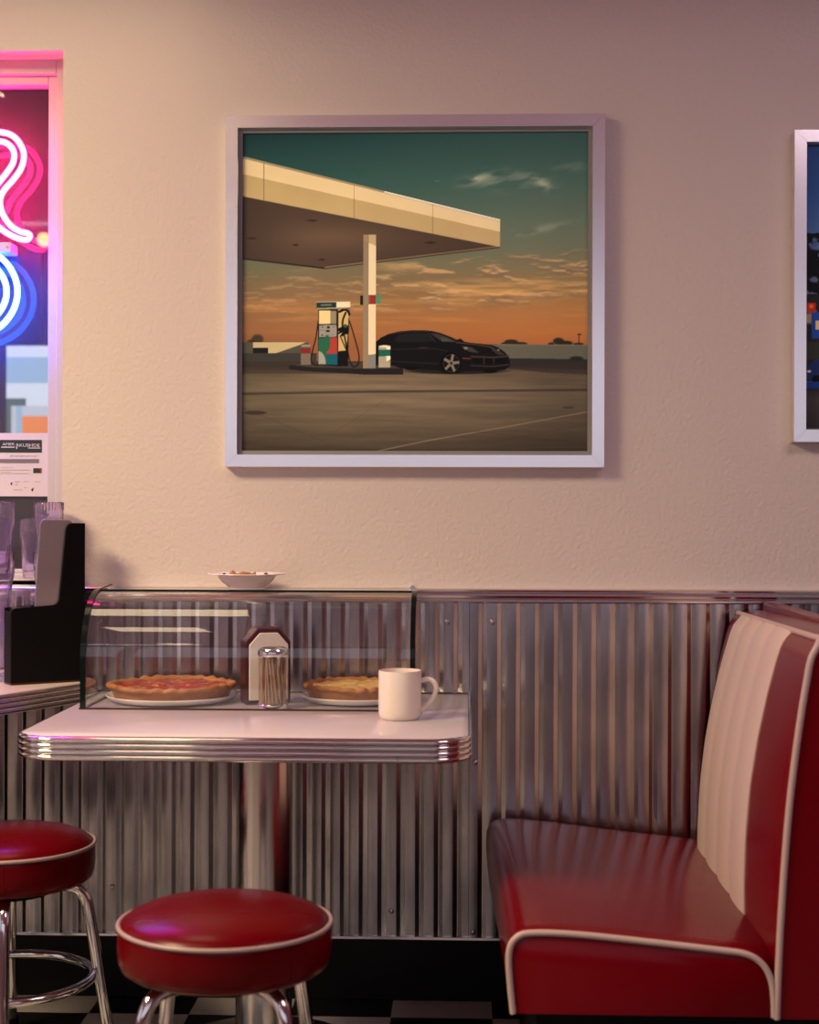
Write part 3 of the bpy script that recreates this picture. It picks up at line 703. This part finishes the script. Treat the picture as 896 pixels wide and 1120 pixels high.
# ------------------------------------------------------------------ outside, beyond the glass
bb = thing('roadside_board', 'backlit pale blue roadside board seen through the window', 'sign', (-2.05, 4.0, -0.05))
M['board_sky'] = emat('board_sky', (0.36, 0.58, 0.74), 1.0); M['board_white'] = emat('board_white', (0.75, 0.86, 0.93), 1.05); M['board_green'] = emat('board_green', (0.09, 0.16, 0.14), 1.0); M['board_orange'] = emat('board_orange', (1.0, 0.30, 0.07), 1.0); M['board_pale'] = emat('board_pale', (0.62, 0.68, 0.75), 1.0)
BX0, BX1, BZ0, BZ1 = -2.30, -1.80, 1.525, 1.995
MB().box(BX0 - .02, BX1 + .02, 4.002, 4.12, BZ0 - .02, BZ1 + .02, 0.01).build('cabinet', 'black_plastic', bb, 0)
for (a0, a1, z0, z1, mt) in ((0, 1, .88, 1, 'board_white'), (0, 1, .60, .88, 'board_sky'), (0, 1, .44, .60, 'board_white'), (0, .2, .36, .44, 'board_green'), (.2, 1, .36, .44, 'board_white'), (0, .05, 0, .36, 'board_green'), (.05, .1, 0, .36, 'board_pale'), (.1, .16, 0, .36, 'board_sky'), (.16, 1, .25, .36, 'board_pale'), (.16, 1, 0, .25, 'board_orange')):
    MB().box(BX0 + (BX1 - BX0) * a0, BX0 + (BX1 - BX0) * a1, 3.996, 4.002, BZ0 + (BZ1 - BZ0) * z0, BZ0 + (BZ1 - BZ0) * z1).build('lit_face', mt, bb, 0)
MB().tube([(-2.05, 4.06, -0.05), (-2.05, 4.06, BZ0)], 0.05, 12).build('post', 'black_plastic', bb)
sl = thing('street_lamp', 'amber street lamp glowing beyond the window', 'street lamp', (-2.66, 6.0, -0.05))
m = MB(); m.lathe([(0, -.045), (.03, -.035), (.045, 0), (.03, .035), (0, .045)], 20, (-2.66, 6.0, 2.88)); m.build('bulb', emat('amber', (1.0, 0.50, 0.16), 2.2), sl, 60)
MB().tube([(-2.66, 6.02, -0.05), (-2.66, 6.02, 2.9)], 0.02, 10).build('post', 'black_plastic', sl)

# ------------------------------------------------------------------ framed prints
def framed(name, label, x0, x1, z0, z1, lw, group):
    t = thing(name, label, 'picture', ((x0 + x1) / 2, 0, z0), group)
    fw, d = 0.0305, 0.034
    m = MB()
    P = [(x0, z0), (x1, z0), (x1, z1), (x0, z1)]; Q = [(x0 + fw, z0 + fw), (x1 - fw, z0 + fw), (x1 - fw, z1 - fw), (x0 + fw, z1 - fw)]
    g = 0.0004
    for k in range(4):
        a, b = Vector(P[k]), Vector(P[(k + 1) % 4]); qa, qb = Vector(Q[k]), Vector(Q[(k + 1) % 4]); dd = (b - a).normalized() * g
        e = 0.0016; n_ = (qa - a) ; inn = Vector((-(b - a).normalized().y, (b - a).normalized().x))
        def ring(p, q, s):
            p2 = p + s * dd; q2 = q + s * dd; L_ = (q2 - p2)
            return [(p2.x, -0.001, p2.y), (p2.x, -d + e, p2.y), ((p2 + L_ * .04).x, -d, (p2 + L_ * .04).y), ((p2 + L_ * .97).x, -d, (p2 + L_ * .97).y), (q2.x, -d + e, q2.y), (q2.x, -0.001, q2.y)]
        m.loft([ring(a, qa, 1), ring(b, qb, -1)], True, True, True)
    m.build('frame', 'frame', t, 30)
    m = MB()
    xa, xb, za, zb = x0 + fw, x1 - fw, z0 + fw, z1 - fw
    for (a, b, c, e) in ((xa, xb, za, za + lw), (xa, xb, zb - lw, zb), (xa, xa + lw, za + lw, zb - lw), (xb - lw, xb, za + lw, zb - lw)): m.box(a, b, -0.021, -0.008, c, e)
    m.build('liner', 'liner', t, 0)
    return t, (xa + lw * .8, xb - lw * .8, za + lw * .8, zb - lw * .8)
def print_mesh(parent, rect, img, gloss, scale):
    h, w, _ = img.shape
    x0, x1, z0, z1 = rect
    off = parent_loc(parent)
    xs = np.linspace(x0, x1, w) - off.x; zs_ = np.linspace(z1, z0, h) - off.z
    X, Z = np.meshgrid(xs, zs_); co = np.stack([X, np.full_like(X, -0.0155 - off.y), Z], -1).reshape(-1, 3)
    idx = np.arange(w * h).reshape(h, w)
    q = np.stack([idx[1:, :-1], idx[1:, 1:], idx[:-1, 1:], idx[:-1, :-1]], -1).reshape(-1, 4)
    me = bpy.data.meshes.new('print'); nv, nf = w * h, len(q)
    me.vertices.add(nv); me.vertices.foreach_set('co', co.astype(np.float32).ravel())
    me.loops.add(nf * 4); me.loops.foreach_set('vertex_index', q.ravel().astype(np.int32))
    me.polygons.add(nf); me.polygons.foreach_set('loop_start', np.arange(0, nf * 4, 4, dtype=np.int32))
    me.update(calc_edges=True); me.validate()
    at_ = me.attributes.new('print_color', 'FLOAT_COLOR', 'POINT')
    L = np.where(img <= 0.04045, img / 12.92, ((np.clip(img, 0, 1) + 0.055) / 1.055) ** 2.4) * np.array(scale)
    at_.data.foreach_set('color', np.concatenate([L, np.ones((h, w, 1))], -1).astype(np.float32).ravel())
    m = pmat('photo_print_' + str(w), (0.2, 0.2, 0.2), gloss, spec=0.15)
    a = m.node_tree.nodes.new('ShaderNodeAttribute'); a.attribute_name = 'print_color'
    m.node_tree.links.new(a.outputs['Color'], m.node_tree.nodes['Principled BSDF'].inputs['Base Color'])
    me.materials.append(m)
    o = bpy.data.objects.new('print', me); COL.objects.link(o); o.parent = parent
    return o
# a tiny painter: flat shapes on a pixel canvas, coordinates in the print's own units
class Paint:
    def __init__(s, x0, y0, x1, y1, k):
        s.k = k; s.w = int((x1 - x0) * k); s.h = int((y1 - y0) * k)
        s.X, s.Y = np.meshgrid(x0 + (np.arange(s.w) + .5) / k, y0 + (np.arange(s.h) + .5) / k); s.img = np.zeros((s.h, s.w, 3))
    def put(s, mask, col):
        col = np.asarray(col, float)
        if col.ndim == 1: col = col / 255.0
        m = np.clip(mask.astype(float), 0, 1)[..., None]; s.img = s.img * (1 - m) + col * m
    def poly(s, pts, col, a=1.0):
        X, Y = s.X, s.Y; ins = np.zeros(X.shape, bool); n = len(pts)
        for i in range(n):
            (xa, ya), (xb, yb) = pts[i], pts[(i + 1) % n]
            if ya == yb: continue
            c = ((ya > Y) != (yb > Y)) & (X < (xb - xa) * (Y - ya) / (yb - ya) + xa); ins ^= c
        s.put(ins * a, col); return ins
    def line(s, pts, w, col, a=1.0):
        d = np.full(s.X.shape, 1e9)
        for (xa, ya), (xb, yb) in zip(pts, pts[1:]):
            L = (xb - xa) ** 2 + (yb - ya) ** 2 + 1e-9
            t = np.clip(((s.X - xa) * (xb - xa) + (s.Y - ya) * (yb - ya)) / L, 0, 1)
            d = np.minimum(d, np.hypot(s.X - xa - t * (xb - xa), s.Y - ya - t * (yb - ya)))
        s.put(np.clip((w / 2 - d) * s.k + .5, 0, 1) * a, col)
    def ell(s, cx, cy, rx, ry, col, a=1.0, soft=0.0):
        r = np.hypot((s.X - cx) / rx, (s.Y - cy) / ry)
        s.put((np.clip((1 - r) / soft, 0, 1) if soft else (r < 1)) * a, col)
    def down(s, f):
        h, w = s.h // f * f, s.w // f * f
        return s.img[:h, :w].reshape(h // f, f, w // f, f, 3).mean((1, 3))
def vnoise(X, Y, seed, octaves=4):
    out = np.zeros(X.shape); amp = 1.0; tot = 0
    rng = np.random.RandomState(seed)
    for o in range(octaves):
        T = rng.rand(64, 64); x, y = X * 2 ** o, Y * 2 ** o
        xi, yi = np.floor(x).astype(int), np.floor(y).astype(int); fx_, fy = x - xi, y - yi
        fx_ = fx_ * fx_ * (3 - 2 * fx_); fy = fy * fy * (3 - 2 * fy)
        g = lambda i, j: T[(yi + j) % 64, (xi + i) % 64]
        out += amp * ((g(0, 0) * (1 - fx_) + g(1, 0) * fx_) * (1 - fy) + (g(0, 1) * (1 - fx_) + g(1, 1) * fx_) * fy); tot += amp; amp *= 0.5
    return out / tot
def ramp(Y, stops):
    ks = [s[0] for s in stops]; return np.stack([np.interp(Y, ks, [s[1][c] for s in stops]) for c in range(3)], -1) / 255.0
def sstep(a, b, x): t = np.clip((x - a) / (b - a), 0, 1); return t * t * (3 - 2 * t)

def paint_station():
    p = Paint(261, 141, 645, 497, 3); X, Y = p.X, p.Y
    skyL = ramp(Y, [(141, (22, 52, 51)), (200, (38, 70, 64)), (260, (66, 84, 70)), (285, (92, 92, 68)), (305, (104, 86, 62)), (335, (124, 88, 56)), (360, (130, 84, 52)), (380, (120, 74, 48))])
    skyR = ramp(Y, [(141, (56, 82, 72)), (190, (70, 94, 79)), (240, (94, 104, 82)), (270, (106, 106, 80)), (290, (120, 106, 74)), (320, (146, 108, 64)), (345, (168, 108, 58)), (365, (172, 102, 52)), (380, (164, 94, 48))])
    t = np.clip((X - 261) / 340, 0, 1)[..., None]; p.img = skyL * (1 - t) + skyR * t
    # cloud bank
    sh = 6 * np.sin(X / 55)
    cl = lambda dy: vnoise(X / 30 + 3, (Y + dy + sh * .3) / 7.5, 3, 6)
    n = cl(0); edge = np.clip((cl(1.6) - cl(-1.2)) * 7, 0, 1)
    right = 0.35 + 0.65 * sstep(300, 520, X); skew = Y + (X - 520) * .06
    band = sstep(276, 290, skew) * (1 - sstep(322, 346, skew))
    p.put(np.clip((n - .44) * 6, 0, 1) * band * .62 * right, (122, 94, 70))
    p.put(edge * np.clip((n - .36) * 6, 0, 1) * band * .75 * right, (206, 160, 104))
    hi = sstep(300, 312, skew) * (1 - sstep(322, 340, skew))
    p.put(np.clip((vnoise(X / 46, Y / 5, 9, 5) - .42) * 4, 0, 1) * hi * .55 * sstep(360, 520, X), (206, 152, 88))
    p.put(np.exp(-((Y - 291) / 6) ** 2 - ((X - 445) / 30) ** 2) * np.clip((n - .3) * 3, 0, 1) * 0.8, (178, 140, 88))
    low = sstep(320, 338, Y) * (1 - sstep(345, 372, Y)); p.put(np.clip((vnoise(X / 70, Y / 5, 21, 4) - .5) * 4, 0, 1) * low * .35, (196, 126, 66))
    wisp = vnoise((X - Y * 0.8) / 22, (Y + X * 0.22) / 7, 5, 5)
    def wis(cx, cy, rx, ry, ang, a):
        c, s_ = math.cos(ang), math.sin(ang); u = ((X - cx) * c + (Y - cy) * s_) / rx; v = (-(X - cx) * s_ + (Y - cy) * c) / ry
        p.put(np.exp(-(u * u + v * v)) * np.clip((wisp - 0.38) * 4, 0, 1) * a, (170, 166, 134))
    wis(522, 194, 16, 4, -0.3, 0.85); wis(542, 198, 30, 8, 0.12, 0.45); wis(595, 200, 13, 5, 0.6, 0.8); wis(575, 192, 30, 6, .25, .35); wis(590, 250, 30, 4, -.2, .4); wis(625, 182, 20, 5, -.15, .3)
    p.ell(478, 196, 4, 1.2, (96, 110, 88), .7, .8)
    # horizon: walls, trees
    ground_top = 389
    p.ell(279, 372, 8, 7, (44, 36, 26), .8, .35); p.ell(272, 375, 6, 4, (44, 36, 26), .8, .4)
    for (cx, cy, rx, ry) in ((560, 375, 9, 3.5), (571, 377, 8, 2.5), (552, 377, 4, 2), (612, 374, 7, 4.5), (620, 376, 9, 3), (604, 377, 4, 2), (634, 377, 7, 1.5)): p.ell(cx, cy, rx, ry, (38, 32, 20), .95, .3)
    p.line([(634.6, 366), (634.6, 379)], 1.0, (40, 32, 24)); p.line([(633, 366.5), (637, 366.5)], 1.2, (40, 32, 24))
    p.poly([(261, 375), (336, 375), (336, 392), (261, 392)], (72, 66, 52)); p.poly([(274, 375), (333, 375), (326, 378), (300, 387), (274, 387)], (178, 152, 108)); p.poly([(274, 381), (291, 381), (291, 389), (274, 389)], (22, 20, 18)); p.poly([(261, 387), (345, 387), (345, 396), (261, 396)], (52, 48, 42))
    p.poly([(535, 377), (645, 378), (645, 396), (535, 396)], (92, 86, 68)); p.line([(545, 377.6), (645, 378.6)], 1.0, (112, 100, 76))
    p.poly([(535, 392.5), (645, 394), (645, 406), (535, 404)], (44, 38, 34)); p.ell(632, 393, 9, 3, (30, 28, 22), .9, .4)
    # ground
    g = ramp(Y, [(389, (62, 48, 38)), (402, (66, 52, 40)), (409, (98, 80, 60)), (425, (112, 92, 68)), (445, (106, 88, 66)), (470, (92, 75, 56)), (497, (64, 50, 38))])
    st = vnoise(X / 60, Y / 4.2, 31, 5); g = g * (0.86 + 0.30 * st[..., None]); g *= (1 - 0.22 * np.clip(np.abs(X - 440) / 190 - .25, 0, 1)[..., None])
    mask = (Y > np.where(X > 535, 402 + (X - 535) * .03, 396)); p.put(mask, g)
    p.put(mask * (Y < 410) * 0.55 * (1 - sstep(330, 440, X)), (48, 38, 32)); p.poly([(545, 403), (645, 397), (645, 411), (600, 409)], (50, 40, 34), .7)
    p.line([(261, 432.5), (400, 430), (645, 428)], 2.6, (50, 40, 36), .75)
    p.line([(408, 497), (470, 484), (560, 468), (645, 452)], 1.1, (136, 114, 84), .75); p.line([(470, 499), (645, 466)], .8, (60, 48, 40), .4); p.line([(520, 474), (645, 487)], .8, (60, 48, 40), .5); p.line([(261, 447), (380, 497)], .8, (66, 52, 42), .5); p.line([(330, 497), (420, 440)], .7, (66, 52, 42), .3)
    p.ell(277, 453.5, 14, 2.6, (48, 38, 32), .9, .25); p.ell(623, 447.5, 8, 1.8, (60, 48, 40), .8, .3)
    # car
    body = [(409, 376), (416, 370), (425, 365.6), (436, 363), (449, 361.8), (462, 361.6), (472, 362.4), (482, 364.8), (493, 369), (503, 373.6), (515, 375.6), (527, 376.8), (538, 378), (546, 381), (553, 386), (557, 391), (558.8, 396), (558.6, 402), (553, 405.5), (540, 407), (510, 407), (500, 410), (487, 410), (480, 406.5), (450, 404.5), (430, 404), (409, 403)]
    p.ell(500, 407, 62, 4.2, (26, 20, 17), .9, .3); p.poly(body, (15, 13, 13))
    p.poly([(470, 364.4), (480, 365.8), (491, 370), (501, 375), (484, 374.6), (476, 369)], (52, 48, 40)); p.poly([(436, 366.5), (455, 364.2), (466, 365), (472, 370), (474, 374), (450, 375), (430, 374)], (27, 25, 23))
    p.poly([(482, 369.5), (489, 370.5), (496, 374), (484, 374.2)], (78, 70, 56), .7); p.line([(468, 364.5), (476, 374.5)], 1.2, (44, 37, 30))
    p.line([(500, 375.5), (520, 377.5), (538, 380.5), (552, 389)], 1.3, (70, 54, 38), .9); p.line([(425, 366), (449, 362.6), (470, 363)], .9, (58, 46, 34), .8)
    p.poly([(505, 379), (517, 381), (525, 387), (516, 386), (508, 383)], (56, 50, 42)); p.poly([(537, 381), (545, 384), (551, 389), (546, 389), (540, 385)], (50, 44, 36)); p.ell(510, 381.6, 2.2, 1.4, (120, 106, 84)); p.ell(546, 383.6, 1.5, 1.1, (110, 96, 76))
    p.line([(516, 391), (540, 392), (557, 390.5)], 2.0, (58, 46, 36), .9); p.line([(516, 401), (540, 402), (557, 400)], 1.1, (62, 50, 40), .9); p.poly([(519, 393), (554, 393), (554, 398.5), (519, 398.5)], (8, 7, 7)); p.line([(530, 392), (530, 399)], .9, (60, 48, 38)); p.line([(541, 392), (541, 399)], .9, (60, 48, 38))
    p.line([(507, 393), (515, 393.4)], 1.2, (112, 44, 26)); p.line([(430, 383), (475, 382), (490, 385)], 1.0, (42, 35, 29), .8); p.line([(428, 396), (478, 399)], 1.6, (34, 28, 24), .8); p.ell(463, 381, 8, 1.4, (54, 46, 36), .6, .5)
    p.poly([(500, 372.5), (504, 370.8), (508, 374), (503, 375.5)], (20, 17, 15))
    p.ell(493.5, 398.2, 11.6, 12.2, (7, 6, 6)); p.ell(494, 398.4, 9.2, 10.2, (44, 38, 33)); p.ell(494, 398.4, 8.2, 9.2, (14, 12, 12))
    for k in range(5):
        a = -PI / 2 + k * 2 * PI / 5 + .2; p.poly([(494 + 1.6 * math.cos(a + 1.3), 398.4 + 1.8 * math.sin(a + 1.3)), (494 + 9 * math.cos(a + .15), 398.4 + 10 * math.sin(a + .15)), (494 + 9 * math.cos(a - .15), 398.4 + 10 * math.sin(a - .15)), (494 + 1.6 * math.cos(a - 1.3), 398.4 + 1.8 * math.sin(a - 1.3))], (118, 102, 82))
    p.ell(494, 398.4, 1.8, 2.0, (60, 52, 44)); p.ell(537, 407, 8, 2.4, (8, 7, 7)); p.ell(450, 404, 8, 2, (8, 7, 7))
    # canopy
    und = [(261, 211.5), (547.3, 269.5), (354, 292.6), (261, 281.5)]
    ins = p.poly(und, (72, 54, 42)); glow = np.exp(-((X - 365) / 70) ** 2 - ((Y - 258) / 16) ** 2)
    p.put(ins * glow * .55, (112, 84, 60)); p.put(ins * sstep(330, 261, X) * .3, (44, 34, 28)); p.put(ins * sstep(-9, 0, Y - (211.5 + (X - 261) * .2026) - 7) * 0, (40, 30, 24))
    p.line([(261, 281.5), (354, 292.6)], 1.8, (40, 31, 26)); p.line([(354, 291.6), (545, 269)], 1.6, (118, 92, 66)); p.line([(354, 293), (547, 270)], .9, (44, 32, 26)); p.line([(354, 289.6), (520, 269.6)], .7, (62, 46, 36), .8)
    for (cx, cy, r) in ((339, 239.5, 8), (272, 259, 7), (470, 264.5, 8), (321, 266.5, 4), (350, 283, 5)): p.poly([(cx - r, cy), (cx, cy - 1.6), (cx + r, cy - .3), (cx + r * .2, cy + 1.6)], (46, 34, 28), .85)
    p.poly([(261, 168), (547.3, 239.8), (547.3, 269.5), (261, 211.8)], (184, 152, 100)); p.poly([(261, 168), (547.3, 239.8), (547.3, 252.5), (261, 187)], (226, 192, 138))
    ins = p.poly([(261, 167), (547.3, 239.0), (547.3, 241), (261, 169.6)], (150, 134, 98)); p.line([(420, 207.8), (547, 239.6)], 1.3, (252, 238, 204))
    for (x, a) in ((285.6, .8), (386, .5), (473, .5)): y = 168 + (x - 261) * .2508; p.line([(x, y + 1), (x, y + 1 + 43 - (x - 261) * .05)], .9, (110, 88, 58), a)
    p.put((X < 547.3) * (X > 261) * (Y > 168 + (X - 261) * .2508) * (Y < 211.8 + (X - 261) * .2015) * .10 * vnoise(X / 20, Y / 20, 77, 2), (120, 90, 50))
    # island, column, bollards, pump
    p.poly([(314, 400.5), (372, 399), (430, 401.5), (441, 405), (441, 411), (400, 411), (330, 407), (314, 405)], (30, 26, 24)); p.poly([(316, 400), (372, 398.5), (430, 401), (438, 404), (400, 404.5), (340, 403)], (60, 50, 42))
    p.poly([(327.5, 378.5), (338.5, 378.5), (338.5, 400), (327.5, 400)], (108, 92, 74)); p.poly([(327.5, 381), (338.5, 381), (338.5, 387.5), (327.5, 387.5)], (112, 36, 30)); p.ell(333, 378.6, 5.5, 1.1, (140, 122, 96))
    p.poly([(396.3, 255.5), (410.4, 255.5), (410.4, 404), (396.3, 404)], (218, 190, 144)); p.poly([(396.3, 255.5), (402.2, 255.5), (402.2, 404), (396.3, 404)], (134, 112, 84)); p.poly([(402.2, 389), (410.4, 388), (410.4, 404), (402.2, 404)], (120, 112, 98)); p.poly([(396.3, 255.5), (410.4, 255.5), (410.4, 268), (396.3, 262)], (150, 122, 86), .6)
    p.poly([(393, 323), (396.3, 323), (396.3, 333.5), (393, 333.5)], (26, 24, 24)); p.poly([(402.2, 322.4), (410.4, 322.4), (410.4, 332.6), (402.2, 332.6)], (140, 40, 36)); p.poly([(402.2, 322.4), (404.2, 322.4), (404.2, 332.6), (402.2, 332.6)], (128, 70, 58)); p.poly([(410.6, 322), (415.2, 321.6), (415.2, 332.4), (410.6, 332)], (58, 128, 88))
    p.poly([(413.8, 379.6), (426.6, 379.6), (426.6, 403), (413.8, 403)], (158, 140, 112)); p.poly([(422.4, 379.6), (426.6, 379.6), (426.6, 394), (422.4, 396)], (238, 218, 180)); p.poly([(413.8, 383.4), (426.6, 383), (426.6, 390.4), (413.8, 390.6)], (26, 84, 64)); p.ell(420.2, 379.6, 6.4, 1.2, (214, 196, 160))
    p.line(spl2([(346.5, 352), (344, 370), (339.5, 388), (339, 396), (342, 399.6), (346, 400.5)]), 1.3, (18, 15, 14)); p.line(spl2([(379, 346), (384, 360), (390, 381), (392, 391), (391, 399), (386.5, 402.4), (382.5, 398), (380.5, 390), (378, 378), (374, 369)]), 1.3, (18, 15, 14))
    p.poly([(346.3, 336.5), (367.6, 337.5), (368.2, 402), (346.3, 400)], (22, 21, 20)); p.poly([(367.6, 337), (381, 337), (379.8, 401.5), (368.2, 402)], (16, 14, 13)); p.poly([(368.8, 338), (380.4, 338), (380, 356), (369, 364)], (188, 152, 92)); p.poly([(369, 366), (374, 364), (378, 384), (369, 385)], (188, 150, 92)); p.poly([(376, 366), (379.5, 366), (378.5, 378)], (170, 136, 84))
    p.poly([(347.4, 339.6), (360, 339.8), (360, 354.4), (347.4, 354.8)], (214, 182, 120)); p.poly([(360, 339.8), (366.6, 340), (366.6, 354.4), (360, 354.4)], (134, 116, 88)); p.poly([(347.6, 356), (366.8, 355.4), (367, 368.8), (347.6, 369.2)], (136, 126, 110))
    for (x, y, w_, h_) in ((356.5, 357, 3, 2.6), (355.5, 361.4, 4, 2.2), (350, 366.4, 2, 1.2), (350.5, 357.6, 1.6, 1), (363, 357.4, 1.4, 1)): p.poly([(x, y), (x + w_, y), (x + w_, y + h_), (x, y + h_)], (46, 26, 24))
    p.line([(349, 361.6), (353.6, 361.6)], .6, (90, 84, 74)); p.line([(354, 366.8), (364.6, 366.6)], .6, (90, 84, 74), .7)
    p.poly([(347, 370), (367.6, 369.6), (368, 400), (347, 399.4)], (36, 84, 58)); p.poly([(357.5, 370), (367.6, 369.6), (367.9, 388), (356, 388.4), (355.6, 380)], (156, 52, 42)); p.ell(356.5, 376, 3.6, 9, (36, 84, 58)); p.poly([(356, 388.2), (368, 387.6), (368, 400), (356, 399.6)], (20, 78, 86)); p.put(((X - 347) ** 2 / 64 + (Y - 399) ** 2 / 196 < 1) * (X > 347) * (Y < 399.4), (146, 138, 122))
    p.line(spl2([(370, 341), (376, 338.6), (380, 341), (381, 344)]), 2.6, (14, 12, 12)); p.line(spl2([(377, 342), (374, 350), (373.5, 358)]), 2.0, (14, 12, 12)); p.line([(371, 361), (378, 358.5)], 4.6, (13, 11, 11)); p.line([(373, 367), (378.5, 362)], 3, (13, 11, 11)); p.ell(376.8, 356.8, 2.2, 2, (30, 84, 44)); p.line([(371, 368), (378, 384)], 1.2, (14, 12, 12))
    p.poly([(344.6, 330.4), (366.8, 330), (366.8, 336.2), (344.6, 337)], (28, 46, 40)); p.poly([(366.8, 330), (382, 330), (382, 335.8), (366.8, 336.4)], (220, 198, 158)); p.line([(350, 333.6), (360.6, 333.3)], 1.7, (120, 124, 104), .8); p.line([(344.6, 330.2), (382, 329.8)], .9, (170, 156, 124))
    p.poly([(345, 336.8), (382, 335.8), (381, 337.4), (346, 338.6)], (146, 128, 96))
    v = 1 - 0.20 * np.clip(np.hypot((X - 453) / 230, (Y - 310) / 215) - .55, 0, 1)[..., None]
    p.img = p.img * v
    return np.clip(p.down(2), 0, 1)
def spl2(pts):
    return [(v.x, v.y) for v in spline([(a, b, 0) for a, b in pts], 6)]
def paint_street():
    p = Paint(882, 154, 1264, 474, 1.5); X, Y = p.X, p.Y
    p.img = ramp(Y, [(154, (28, 56, 92)), (210, (40, 68, 104)), (250, (62, 86, 116)), (300, (86, 92, 110)), (474, (60, 60, 70))])
    n = vnoise(X / 9, Y / 9, 41, 4); e = 246 + 10 * vnoise(X / 14, Y * 0, 4, 3)
    p.put((Y > e) * (Y < 340) * np.clip((n - .34) * 9, 0, 1), (8, 10, 9))
    p.poly([(882, 322), (1264, 322), (1264, 420), (882, 420)], (34, 30, 28))
    rr = random.Random(5)
    for i in range(26):
        x = 884 + i * 15; p.poly([(x, 340), (x + 10, 340), (x + 10, 356), (x, 356)], [(150, 112, 66), (40, 64, 110), (90, 84, 78), (30, 28, 30)][rr.randrange(4)])
    p.poly([(884, 332), (893, 332), (893, 343), (884, 343)], (176, 44, 20)); p.ell(888, 336, 3, 3, (246, 110, 50), .9, .6); p.poly([(882, 345), (888, 345), (888, 354), (882, 354)], (150, 118, 74))
    p.poly([(889, 343), (930, 343), (930, 372), (889, 372)], (30, 62, 120)); p.poly([(893, 352), (925, 352), (925, 362), (893, 362)], (190, 160, 110))
    p.poly([(882, 376), (1264, 376), (1264, 396), (882, 396)], (44, 44, 34)); 
    for i in range(7):
        x = 884 + i * 56; p.poly([(x, 404), (x + 8, 396), (x + 34, 396), (x + 44, 404), (x + 50, 408), (x + 50, 418), (x, 418)], [(26, 40, 72), (120, 116, 112), (24, 22, 24)][i % 3]); p.ell(x + 10, 418, 5, 5, (8, 8, 8)); p.ell(x + 40, 418, 5, 5, (8, 8, 8)); p.ell(x + 2, 409, 3, 2, (230, 190, 120), .9, .6)
    p.put((Y > 424), ramp(Y, [(424, (30, 28, 28)), (440, (60, 50, 44)), (474, (40, 34, 32))]))
    p.poly([(882, 421), (902, 421), (902, 428), (882, 428)], (20, 48, 96))
    return np.clip(p.down(1), 0, 1)
PRINT_GAIN = (1.72, 2.18, 2.65)
f1, r1 = framed('framed_picture', 'large framed photo of a sports car at a gas station at dusk', -0.5735, 0.3315, 1.2735, 2.1135, 0.009, 'framed photos on the plaster wall')
print_mesh(f1, r1, paint_station(), 0.35, PRINT_GAIN)
f2, r2 = framed('framed_picture', 'framed photo of a blue evening street, cut off at the right edge', 0.7755, 1.6800, 1.3345, 2.0725, 0.0022, 'framed photos on the plaster wall')
print_mesh(f2, r2, paint_street(), 0.35, PRINT_GAIN)
